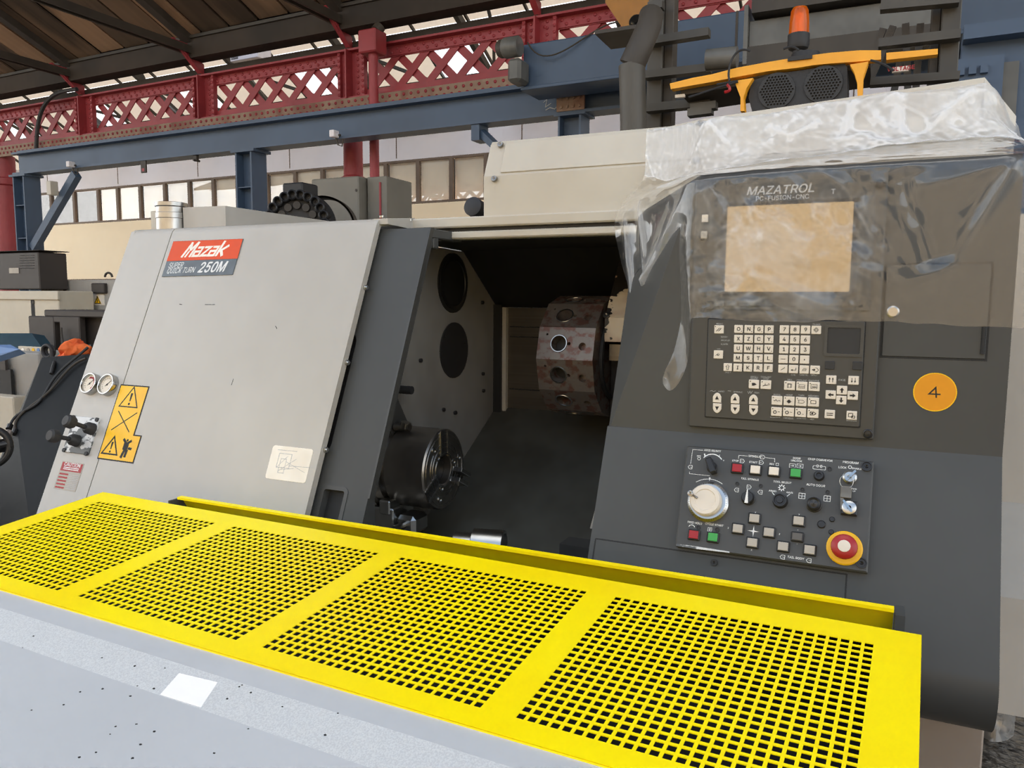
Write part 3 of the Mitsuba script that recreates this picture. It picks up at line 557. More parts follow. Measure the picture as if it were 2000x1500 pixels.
for x, yu, yd in ((302, 808, 912), (478, 817, 922), (657, 826, 932)):
    for y, s in ((yu, 1), (yd, -1)):
        def dome(pw, ph, s=s): return sbox(-pw / 2, -ph / 2, pw / 2, ph / 2).intersection(affinity.scale(Point(0, -s * ph * .55).buffer(1, quad_segs=16), pw * .62, ph * 1.04, origin=(0, -s * ph * .55)))
        c_, pw, ph = keycap(x, y, 88, 96, dome); leg(shape(Polygon([(-.0042, -s * .004), (.0042, -s * .004), (0, s * .004)])), c_)
for x, y in ((1402, 493), (1673, 498)): keycap(x, y, 88, 74, None, True)
c_ = FK.loc(*zz(1540, 250)); tw, thh = 360 / 5 * .00103 / 2, 290 / 5 * .00113 / 2
obj('touch_pad_rim', FK.put(mv(ext(rrect(-tw, tw, -thh, thh, .004).difference(rrect(-tw * .84, tw * .84, -thh * .82, thh * .8, .003)), .003), c_[0], c_[1], 0)), 'frame_grey', KB)
obj('touch_pad', FK.put(mv(ext(rrect(-tw * .84, tw * .84, -thh * .82, thh * .8, .003), .0008), c_[0], c_[1], 0)), 'soft_black', KB)
for s, x, y, h in (('RESET', 326, 96, 15), ('READY', 372, 222, 14), ('BACK UP', 385, 256, 14), ('ALARM', 372, 292, 14), ('VFC', 318, 340, 13), ('SHIFT', 408, 568, 14), ('CLEAR', 1271, 101, 15), ('EOB', 1046, 592, 14), ('CANCEL', 1148, 594, 14), ('INPUT', 1252, 596, 14), ('SINGLE', 665, 612, 14), ('BLOCK', 665, 630, 14), ('COOLANT', 780, 614, 14), ('STOP', 780, 632, 14),
                     ('MF1', 1012, 642, 14), ('COOLANT', 1130, 647, 14), ('MACHINE', 1248, 650, 14), ('RAPID', 888, 788, 15), ('HOME', 1006, 790, 15), ('TAPE', 1124, 794, 15), ('MEMORY', 1243, 800, 15), ('HANDLE', 1000, 1017, 16), ('MDI', 1230, 1026, 14), ('RAPID', 345, 754, 14), ('SPINDLE', 505, 760, 14), ('FEED', 690, 768, 14), ('PAGE', 1522, 645, 17), ('WINDOW', 1615, 1040, 14)):
    c_ = FK.loc(*zz(x, y)); white.append(FK.put(mv(text(s, h / 5 * .00113, .0003, False), c_[0], c_[1], 0)))
def ln(pts, w=.0007): white.append(FK.put(shape(stroke([FK.loc(*zz(*p)) for p in pts], w))))
ln([(825, 993), (825, 1000), (920, 1003)]); ln([(1080, 1010), (1172, 1015)]); ln([(232, 745), (250, 740), (268, 748), (290, 742)]); ln([(405, 742), (440, 745)]); ln([(600, 745), (612, 768), (624, 745), (634, 768), (648, 742)])
k = obj('key_legend', cat_(legend), 'ink', KB, label='black symbols printed on the keys'); labels[k]['kind'] = 'stuff'; k = obj('white_legend', cat_(white), 'grey_print', KB, label='small white lettering'); labels[k]['kind'] = 'stuff'

# operator panel
def zo(x, y): return (1310 + x / 4.878, 860 + y / 4.878)
OFF = .024; FO = FS.shifted(OFF)
o0, o1 = FO.loc(*zo(150, 48)), FO.loc(*zo(1885, 1240))
ox0 = .5 * (FO.loc(*zo(150, 48))[0] + FO.loc(*zo(45, 1010))[0]); ox1 = .5 * (FO.loc(*zo(1930, 188))[0] + FO.loc(*zo(1885, 1240))[0])
oy1 = o0[1]; oy0 = FO.loc(*zo(45, 1008))[1]
OP = obj('operator_panel', FS.put(bev(rrect(ox0, ox1, oy0, oy1, .002), OFF, .003)), 'frame_grey', LA, label='dark grey push button panel')
dirt = pxpoly(FO, [zo(55, 985), zo(240, 1010), zo(560, 1060), (zo(560, 1072)), zo(240, 1035), zo(48, 1006)])
obj('worn_edge', on(FO, dirt, .0002), 'worn_plate', OP)
LET = []
def tx_(s, x, y, h=15, al='c'): c_ = FO.loc(*zo(x, y)); LET.append(FO.put(mv(text(s, h / 4.878 * .00118, .0003, True, al), c_[0], c_[1], 0)))
def lo(pts, w=.0009): LET.append(FO.put(shape(stroke([FO.loc(*zo(*p)) for p in pts], w))))
def po(s, x, y): c_ = FO.loc(*zo(x, y)); LET.append(FO.put(mv(shape(s), c_[0], c_[1], 0)))
def button(x, y, m_, w=92, h=70, name='push_button'):
    c_ = FO.loc(*zo(x, y), .008); s = 1 / 4.878 * .00104; sh = 1 / 4.878 * .00118; w_, h_ = w * s / 2, h * sh / 2
    obj('button_bezel', FO.put(bev(rrect(c_[0] - w_ * 1.28, c_[0] + w_ * 1.28, c_[1] - h_ * 1.32, c_[1] + h_ * 1.32, .0015), .007, .0015)), 'black_plastic', OP)
    obj(name, FO.put(bev(rrect(c_[0] - w_, c_[0] + w_, c_[1] - h_, c_[1] + h_, .001), .010, .001)), m_, OP)
for x, y, m_ in ((631, 263, 'red_button'), (805, 278, 'cream_key'), (982, 293, 'cream_key'), (1190, 310, 'green_button'), (218, 898, 'red_button'), (400, 922, 'green_button'), (796, 742, 'grey_button'), (638, 840, 'grey_button'), (935, 875, 'grey_button'), (776, 973, 'grey_button'), (1218, 766, 'grey_button'), (1070, 1010, 'grey_button'), (1323, 1043, 'grey_button')):
    button(x, y, m_)
P('dim_button', lin(84, 80, 74), .4); button(1205, 918, 'dim_button', 90, 62)
def knob(x, y, r, hgt, name, prof=None, m_='black_plastic', off=.0):
    c_ = FO.loc(*zo(x, y), hgt * .6); R_ = r / 4.878 * .00108
    return c_, R_, obj(name, lathe(prof(R_, hgt) if prof else [(R_ * 1.12, 0), (R_ * 1.12, .003), (R_, .004), (R_ * .93, hgt - .002), (R_ * .85, hgt), (.0001, hgt)], 28, FO.w(c_[0], c_[1], 0), FO.z), m_, OP, 30)
c_, R_, _ = knob(388, 250, 48, .016, 'rotary_knob'); obj('knob_bar', FO.put(mv(bev(rot(rrect(-.007, .007, -.016, .018, .003), 25), .024, .002), c_[0], c_[1], 0)), 'black_plastic', OP); po(rot(rrect(-.0012, .0012, .012, .018), 25), 345, 200)
c_, R_, _ = knob(733, 545, 58, .018, 'rotary_knob'); obj('knob_pointer', FO.put(mv(ext(Polygon([(-.0038, -.013), (.0038, -.013), (.001, .016), (-.001, .016)]), .0005), c_[0] - .001, c_[1], .018)), 'print_white', OP)
obj('knob_bar', FO.put(mv(bev(rrect(-.005, .005, -.014, .014, .002), .0178, .002), c_[0], c_[1], 0)), 'black_plastic', OP)
knob(1040, 572, 62, .020, 'rotary_knob', lambda R, H: [(R * 1.1, 0), (R * 1.1, .004), (R, .006), (R * .98, H), (R * .8, H), (R * .75, H - .004), (R * .5, H - .004), (R * .45, H - .001), (.0001, H - .001)])
knob(1363, 605, 60, .022, 'rotary_knob', lambda R, H: [(R * 1.15, 0), (R * 1.15, .006), (R * 1.02, .007), (R * .95, H - .002), (R * .8, H), (R * .6, H - .002), (R * .55, H - .002), (.0001, H + .001)])
knob(1412, 335, 42, .012, 'chip_button', lambda R, H: [(R * 1.1, 0), (R * 1.1, .006), (R, .008), (R * .9, H), (R * .55, H), (R * .5, H - .004), (.0001, H - .004)])
for x, y, r in ((633, 412, 18), (857, 432, 18), (1255, 468, 19), (1494, 492, 19), (1513, 272, 21), (263, 830, 20), (443, 850, 22)):
    knob(x, y, r, .002, 'pilot_lamp', lambda R, H: [(R, 0), (R, H), (R * .7, H), (R * .6, H * .3), (.0001, H * .3)], 'soft_black')
for x, y, r in ((1436, 800, 36), (1537, 752, 24), (1529, 873, 23)): knob(x, y, r, .004, 'blanking_plug', lambda R, H: [(R, 0), (R, H * .6), (R * .8, H), (.0001, H)], 'black_plastic')
for x, y in ((1867, 247), (1818, 1168)): knob(x, y, 46, .006, 'corner_screw', lambda R, H: [(R, 0), (R, H), (R * .8, H), (R * .75, H * .5), (R * .35, H * .5), (R * .3, H * .8), (.0001, H * .4)])
# handwheel
c_ = FO.loc(*zo(352, 583), .012); o = FO.w(c_[0], c_[1], 0); RW = .0435
obj('handwheel_dial', lathe([(RW, 0), (RW, .010), (RW - .003, .013), (RW * .86, .015), (RW * .80, .015), (.0001, .015)], 48, o, FO.z), 'steel', OP, 30)
obj('handwheel', lathe([(RW * .76, .014), (RW * .76, .026), (RW * .70, .030), (RW * .52, .030), (RW * .50, .028), (.0001, .028)], 48, FO.w(c_[0] - .003, c_[1] + .001, 0), FO.z), 'alu_label', OP, 30, label='pale round handwheel')
scene[OP + '__handwheel']['bsdf'] = {'type': 'ref', 'id': 'cream_key'}
g = FO.loc(*zo(195, 512), .035); obj('handwheel_grip', cat_([cyl(FO.w(g[0], g[1], .026), FO.w(g[0], g[1], .042), .0045, 14), lathe([(.006, 0), (.006, .004), (.003, .005), (.0001, .003)], 14, FO.w(g[0], g[1], .042), FO.z), cyl(FO.w(g[0], g[1], .029), FO.w(g[0] + .013, g[1] - .006, .029), .0025, 8)]), 'chuck_steel', OP, 30)
tk = [stroke([(math.cos(t) * RW * .86, math.sin(t) * RW * .86), (math.cos(t) * RW * .94, math.sin(t) * RW * .94)], .0006) for t in np.arange(50) * 2 * np.pi / 50]
obj('dial_ticks', FO.put(mv(ext(union_all(tk), .0003), c_[0], c_[1], .0142)), 'ink', OP)
# key switches with keys on a ring
for x, y, sq in ((1705, 345, False), (1700, 645, True)):
    q = FO.loc(*zo(x, y), .012)
    if sq: obj('key_switch', FO.put(mv(bev(rrect(-.015, .015, -.014, .014, .001), .016, .002), q[0], q[1], 0)), 'black_plastic', OP)
    obj('key_barrel', lathe([(.0135, 0), (.0135, .008 if not sq else .018), (.010, .011 if not sq else .020), (.004, .011 if not sq else .020), (.003, .006), (.0001, .006)], 28, FO.w(q[0], q[1], 0), FO.z), 'steel', OP, 30)
    d = rot(rrect(-.0022, .0022, -.014, .014, .002), -38 if not sq else 38); obj('key', FO.put(mv(ext(d, .002), q[0] + (.002 if not sq else -.003), q[1] + .002, .014 if not sq else .022)), 'chrome', OP)
ringp = FO.loc(*zo(1675, 395), .02); th = np.linspace(0, 2 * np.pi, 40)
obj('key_ring', tube([FO.w(ringp[0] + .0125 * math.cos(t), ringp[1] + .013 * math.sin(t), .022 + .003 * math.sin(t)) for t in th], .0006, 6), 'steel', OP, 30)
kp = FO.loc(*zo(1675, 500), .018)
obj('hanging_key', FO.put(mv(cat_([bev(rrect(-.011, .009, -.011, .014, .002), .006, .001), mv(ext(rot(rrect(-.003, .003, -.012, .018, .001), 4), .002), -.007, -.022, .002)]), kp[0], kp[1], .014)), 'brushed_steel', OP)
# emergency stop
q = FO.loc(*zo(1654, 1022), .012); o = FO.w(q[0], q[1], 0)
obj('stop_disc', lathe([(.0335, 0), (.0335, .006), (.031, .008), (.022, .009)], 40, o, FO.z), 'stop_yellow', OP, 30, label='yellow disc under the emergency stop')
obj('emergency_stop', lathe([(.018, .006), (.018, .016), (.0235, .020), (.0245, .026), (.0235, .032), (.018, .036), (.0115, .037)], 36, o, FO.z), 'red_button', OP, 30, label='red mushroom emergency stop button')
obj('stop_cap', lathe([(.0118, .0368), (.011, .0385), (.0001, .0392)], 24, o, FO.z), 'cream_key', OP, 30)
# lettering
tx_('AXIS SELECT', 398, 108, 17); tx_('SPINDLE', 795, 162, 17); tx_('STOP', 615, 203, 16); tx_('START', 785, 217, 16); tx_('REV', 962, 234, 15); tx_('DOOR', 1200, 180, 16); tx_('UNLOCK', 1197, 204, 16); tx_('CHIP CONVEYOR', 1423, 196, 17); tx_('PROGRAM', 1712, 222, 18); tx_('LOCK', 1635, 268, 17); tx_('ENABLE', 1772, 278, 14)
tx_('TAIL SPINDLE', 752, 378, 16); tx_('TOOL SELECT', 1062, 408, 16); tx_('AUTO DOOR', 1380, 438, 18); tx_('FEED HOLD', 228, 795, 17); tx_('CYCLE START', 413, 813, 17); tx_('TAIL BODY', 1190, 1130, 18); tx_('OFF', 268, 158, 14); tx_('ARM/O', 970, 490, 14); tx_('A/H/S', 1132, 505, 14); tx_('UP', 1745, 492, 12); tx_('TIME', 1745, 470, 12)
for s, x, y in (('Z', 547, 842), ('Z', 1035, 902), ('X', 806, 695), ('X', 768, 1052), ('Y', 1222, 716), ('+', 1210, 860), ('-', 1200, 995), ('X', 325, 140), ('Z', 462, 152), ('Y', 503, 200)): tx_(s, x, y, 13)
lo([(310, 95), (210, 88), (190, 225)]); lo([(180, 300), (178, 318), (372, 338)]); lo([(735, 150), (650, 143), (645, 178)]); lo([(905, 165), (992, 175), (990, 208)])
po(LineString([(math.cos(t) * .024, math.sin(t) * .024) for t in np.linspace(.62, 2.5, 24)]).buffer(.0011, cap_style=2), 392, 235)
po(Polygon([(-.002, .003), (.002, .003), (0, -.005)]), 371, 368); po(LineString([(math.cos(t) * .049, math.sin(t) * .049) for t in np.linspace(1.0, 2.2, 24)]).buffer(.0006), 352, 583)
po(union_all([rot(arrow(.013, .0009, .003, .005), a_).buffer(0).intersection(sbox(-1, -1, 1, 1)) if False else affinity.translate(rot(Polygon([(0, -.0018), (.012, 0), (0, .0018)]), a_)) for a_ in (0, 90, 180, 270)]), 788, 866)
def chk(x, y, s=1): po(union_all([outl(Polygon([(-.005 * s, 0), (-.002 * s, .004), (.004 * s, .004), (.004 * s, -.004), (-.002 * s, -.004)]), .001), stroke([(-.001 * s, 0), (.004 * s, 0)], .0008)]), x, y)
chk(628, 473); chk(745, 445, -1); chk(853, 494); chk(1066, 1112); chk(1317, 1145); chk(187, 255); chk(862, 212, -1); chk(680, 198, -1); chk(875, 160, -1)
for x, y in ((1250, 530), (1490, 555)): po(union_all([outl(sbox(-.006, -.0055, .006, .0055), .0011), stroke([(0, -.0055), (0, .0055)], .0009), stroke([(-.006, 0), (.006, 0)], .0009)]), x, y)
po(union_all([rot(Polygon([(.004, -.0012), (.0075, -.0008), (.0075, .0008), (.004, .0012)]), a_) for a_ in range(0, 360, 45)] + [outl(Point(0, 0).buffer(.004), .001)]), 1057, 452)
for x, y in ((1160, 242), (1232, 245)): po(union_all([outl(sbox(-.006, -.004, .006, .004), .0009), arrow(.007, .001, .004, .003)]), x, y)
po(union_all([outl(sbox(-.011, -.0025, .011, .0025).buffer(.001), .0009), outl(sbox(-.005, .001, -.002, .006), .0007), outl(sbox(.002, .001, .005, .006), .0007)]), 1415, 262)
po(outl(Point(0, 0).buffer(.003), .001), 270, 175); po(outl(Point(0, 0).buffer(.003), .0012), 1708, 256); po(outl(sbox(-.0025, -.0025, .0025, .0025), .0009), 1015, 230)
po(union_all([outl(sbox(-.004, -.004, -.001, .004), .0009), outl(sbox(.001, -.004, .004, .004), .0009)]), 372, 850); po(LineString([(math.cos(t) * .006, math.sin(t) * .005) for t in np.linspace(.2, 2.9, 12)]).buffer(.0007), 200, 828)
for x, y, a_ in ((978, 510, 45), (1122, 522, -45)): po(rot(rrect(-.0007, .0007, -.004, .004), a_), x, y)
k = obj('lettering', cat_(LET), 'print_white', OP, label='white printed lettering and symbols'); labels[k]['kind'] = 'stuff'

# base, right-hand body, foot
obj('base', cat_([bx(-.575, .235, 1.80, 3.2, .10, .72, .004), bx(-2.4, -.575, 1.80, 3.2, .10, .17, .004)]), 'inner_grey', LA, label='base under the pedestal with shade painted into its colour')
P('base_shaded', dirty(lin(148, 136, 124), lin(128, 114, 102), 2, .5), .5); scene[LA + '__base']['bsdf'] = {'type': 'ref', 'id': 'base_shaded'}  # same machine paint, darkened to hold the shade near the floor
yb_ = 2.2; z1_, z2_ = aty(1975, 1168, yb_)[2], None
pz = atx(1975, 980, aty(1975, 1168, yb_)[0])
yl = 2.62; z2_ = aty(1975, 981, yl)[2]; zl = aty(1950, 1392, yb_)[2]
obj('tail_cover', prism_x([(yb_, zl), (yb_, z1_), (yl, z2_), (yl, 1.75), (3.2, 1.75), (3.2, zl)], .235, 1.15), 'white_paint', LA)
obj('body', bx(-2.35, .9, 2.9, 3.3, .3, 1.72), 'white_paint', LA)
pf = atz(1940, 1442, 0.0)
obj('levelling_foot', lathe([(.055, .0), (.055, .02), (.02, .03), (.02, .16), (.03, .165), (.03, .185)], 24, (pf[0] - .01, pf[1] + .05, 0.0), (0, 0, 1)), 'chuck_steel', LA, 30)
FOOT = (pf[0] - .01, pf[1] + .05)
# boxes on the roof of the headstock
pA = [aty(x, y, 2.55) for x, y in ((357, 405), (440, 437), (580, 425))]
obj('roof_box', hull([(pA[0][0], 2.55, 1.74), (pA[0][0], 2.55, aty(357, 405, 2.55)[2]), (aty(440, 402, 2.55)[0], 2.55, 1.74), (aty(440, 402, 2.55)[0], 2.55, aty(440, 402, 2.55)[2]), (pA[0][0], 3.3, 1.74), (pA[0][0], 3.3, aty(357, 405, 2.55)[2]), (aty(440, 402, 2.55)[0], 3.3, 1.74), (aty(440, 402, 2.55)[0], 3.3, aty(440, 402, 2.55)[2])]), 'white_paint', LA)
q = aty(336, 437, 2.55); rr_ = (aty(358, 437, 2.55)[0] - aty(316, 437, 2.55)[0]) / 2
obj('roof_vent', lathe([(rr_ * .97, -.05), (rr_ * .97, .02), (rr_, .022), (rr_, .045), (rr_ * .97, .047), (rr_ * .97, .07), (rr_ * 1.03, .074), (rr_ * 1.03, .09), (rr_ * .9, .092), (rr_ * .88, .07)], 36, q, (0, 0, 1)), 'steel', LA, 30)
obj('roof_block', bx(aty(295, 430, 2.9)[0], aty(312, 430, 2.9)[0], 2.9, 3.1, 1.7, aty(300, 412, 2.9)[2]), 'cream_paint', LA)
# ------------------------------------------------------------------ foreground cabinet with perforated yellow guard
P('guard_yellow', dirty(lin(255, 232, 2), lin(250, 206, 2), 3.5, 0.4, 60), 0.38, spec=0.35)
P('cabinet_grey', dirty(lin(188, 190, 191), lin(178, 180, 181), 3, 0.5, 60), 0.42)
def _spk(p, n, uv):
    a = noise(p.x * 620, p.y * 620, p.z * 620); return mix(lin(186, 188, 188), lin(200, 202, 201), smoothstep(0.2, 0.8, a))
P('cabinet_speckled', proc(_spk), 0.5)
_c, _s = math.cos(.044), math.sin(.044)
FCV = Frame(aty(1800, 1240, 1.35), (_c, -_s, .012 * _c - .095 * _s), (_s, _c, .012 * _s + .095 * _c))
GX0, GY0 = -2.018, -.494
xpan = []
for a, b in (((198, 978), (423, 1020)), ((455, 1029), (738, 1081)), ((779.5, 1091), (1144.5, 1157)), ((1200, 1168), (1707, 1252))):
    xpan.append((FCV.loc(*a)[0], FCV.loc(*b)[0]))
def perforated():
    NXH, NYH, f = 25, 23, .71
    ys = [GY0]; ya, yb = -.452, -.058; pit = (yb - ya) / (NYH - 1 + f)
    yk = []
    for k in range(NYH): yk += [ya + k * pit, ya + k * pit + f * pit]
    ys = np.array([GY0] + yk + [0.0]); hy = np.array([False] + [i % 2 == 0 for i in range(len(yk) - 1)] + [False])
    xk, hx = [GX0], []
    for a, b in xpan:
        p_ = (b - a) / (NXH - 1 + f)
        for k in range(NXH):
            hx += [False]; xk += [a + k * p_]; hx += [True]; xk += [a + k * p_ + f * p_]
    hx += [False]; xk += [0.0]
    xs_ = np.array(xk); hx = np.array(hx); t = .0018; V, F = [], []
    def quad(*p): i = len(V); V.extend(p); F.extend([(i, i + 1, i + 2), (i, i + 2, i + 3)])
    for i in range(len(xs_) - 1):
        for j in range(len(ys) - 1):
            x0, x1, y0, y1 = xs_[i], xs_[i + 1], ys[j], ys[j + 1]
            if hx[i] and hy[j]:
                quad((x0, y0, 0), (x0, y1, 0), (x0, y1, -t), (x0, y0, -t)); quad((x1, y1, 0), (x1, y0, 0), (x1, y0, -t), (x1, y1, -t))
                quad((x1, y0, 0), (x0, y0, 0), (x0, y0, -t), (x1, y0, -t)); quad((x0, y1, 0), (x1, y1, 0), (x1, y1, -t), (x0, y1, -t))
            else:
                quad((x0, y0, 0), (x1, y0, 0), (x1, y1, 0), (x0, y1, 0)); quad((x0, y0, -t), (x0, y1, -t), (x1, y1, -t), (x1, y0, -t))
    return trimesh.Trimesh(V, F, process=False)
GD = thing('perforated_guard', 'bright yellow steel guard with four panels of small square holes', 'guard')
obj('perforated_plate', FCV.put(perforated()), 'guard_yellow', GD)
fl = [bx(GX0, GX0 + .0025, GY0, 0, -.03, -.0012), bx(-.0025, 0, GY0, 0, -.03, -.0012), bx(GX0, 0, -.0025, 0, -.03, -.0012), bx(GX0, 0, GY0, GY0 + .0025, -.012, -.0012)]
for a in (GX0, -.0): fl.append(cyl((a + (.002 if a < -1 else -.002), GY0, -.0022), (a + (.002 if a < -1 else -.002), 0, -.0022), .0022, 10))
fl.append(cyl((GX0, -.002, -.0022), (0, -.002, -.0022), .0022, 10))
obj('rim_flange', FCV.put(cat_(fl)), 'guard_yellow', GD)
CB = thing('grey_cabinet', 'light grey folded sheet cabinet in the foreground under the yellow guard', 'cabinet')
B1 = FCV.w(0, -.540, -.004)
def tilt(o, deg):
    d = math.radians(deg); y2 = FCV.y * math.cos(d) + FCV.z * math.sin(d); return Frame(o, FCV.x, y2)
F2 = tilt(B1, 9.0); l2 = .5 * (F2.loc(0, 1251)[1] + F2.loc(700, 1491)[1]); B2 = F2.w(0, l2)
F3 = tilt(B2, 2.5); B3 = F3.w(0, -1.1)
def strip(A, Bp, x0, x1, t=.02):
    d = FCV.x; n_ = unit(np.cross(d, A - Bp)); q = [A + d * x0, A + d * x1, Bp + d * x1, Bp + d * x0]
    return hull(q + [p - n_ * t for p in q])
CX0, CX1 = -2.6, -.02
obj('top_sheet', strip(FCV.w(0, GY0 + .03, -.004), B1, CX0, CX1), 'cabinet_grey', CB)
obj('fold_strip', strip(B1, B2, CX0, CX1), 'cabinet_speckled', CB)
obj('lid', strip(B2, B3, CX0, CX1), 'cabinet_grey', CB)
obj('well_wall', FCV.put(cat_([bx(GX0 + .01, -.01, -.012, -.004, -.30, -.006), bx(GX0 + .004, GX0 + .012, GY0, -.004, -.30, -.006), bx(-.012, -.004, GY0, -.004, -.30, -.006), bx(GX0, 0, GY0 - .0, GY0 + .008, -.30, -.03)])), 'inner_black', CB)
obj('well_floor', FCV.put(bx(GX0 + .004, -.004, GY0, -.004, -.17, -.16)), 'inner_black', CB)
obj('end_panel', FCV.put(bx(-.004, -.001, GY0, -.004, -.30, -.03)), 'cabinet_grey', CB); obj('end_panel', FCV.put(bx(GX0 + .001, GX0 + .004, GY0, -.004, -.30, -.03)), 'cabinet_grey', CB)
obj('front_body', bx(-2.55, .02, .32, .84, .02, .70), 'cabinet_grey', CB)
obj('rear_body', bx(-1.95, .02, .90, 1.30, .02, .45), 'inner_black', CB)
pl = Polygon([F2.loc(*q) for q in ((313, 1357), (392, 1382), (425, 1333), (350, 1315))])
obj('paper_label', F2.put(ext(pl, .0006)), 'paper', CB, label='small blank white paper label')
scene[CB + '__paper_label']['bsdf'] = {'type': 'ref', 'id': 'white_label'}
P('white_label', lin(240, 238, 234), 0.6)
sp = []
for k in range(46):
    p_ = (rng.random() * 700, 1200 + rng.random() * 290); fr = F3 if p_[1] > 1251 + p_[0] * .343 else F2
    if p_[1] < 1195 + p_[0] * .3: continue
    q = fr.loc(*p_); sp.append(fr.put(mv(ext(affinity.scale(Point(0, 0).buffer(.0012 + .0012 * rng.random(), quad_segs=3), 1, .7), .0003), q[0], q[1], 0)))
k = obj('dirt_speck', cat_(sp), 'seam', CB); labels[k] = {'kind': 'stuff', 'label': 'small dark specks of dirt'}
# yellow channel rail behind the guard, with dark end plates
YC_ = 1.475
c0, c1 = aty(354, 964, YC_), aty(1746, 1190, YC_)
RL = thing('yellow_rail', 'yellow folded steel rail behind the perforated guard', 'rail')
zr0 = .5 * (c0[2] + c1[2])
obj('rail_channel', prism_x([(YC_ - .014, zr0 - .001), (YC_, zr0 + .0), (YC_ + .004, zr0 - .002), (YC_ + .085, zr0 - .14), (YC_ + .082, zr0 - .14), (YC_, zr0 - .005), (YC_ - .011, zr0 - .004), (YC_ - .011, zr0 - .007), (YC_ - .014, zr0 - .007)], c0[0], c1[0]), 'guard_yellow', RL)
for x_, nm in ((c0[0] - .008, 0), (c1[0] + .002, 1)):
    e = prism_x([(YC_ + .004, zr0 - .006), (YC_ + .06, zr0 - .10), (YC_ + .02, zr0 - .2), (YC_ - .036, zr0 - .2), (YC_ - .036, zr0 - .006)], x_, x_ + .006) if nm == 0 else prism_x([(YC_ + .04, zr0 - .012), (YC_ + .075, zr0 - .12), (YC_ + .02, zr0 - .2), (YC_ - .010, zr0 - .2), (YC_ - .010, zr0 - .012)], x_, x_ + .016)
    obj('end_plate', e, 'dark_grey', RL, label='dark grey end plate')
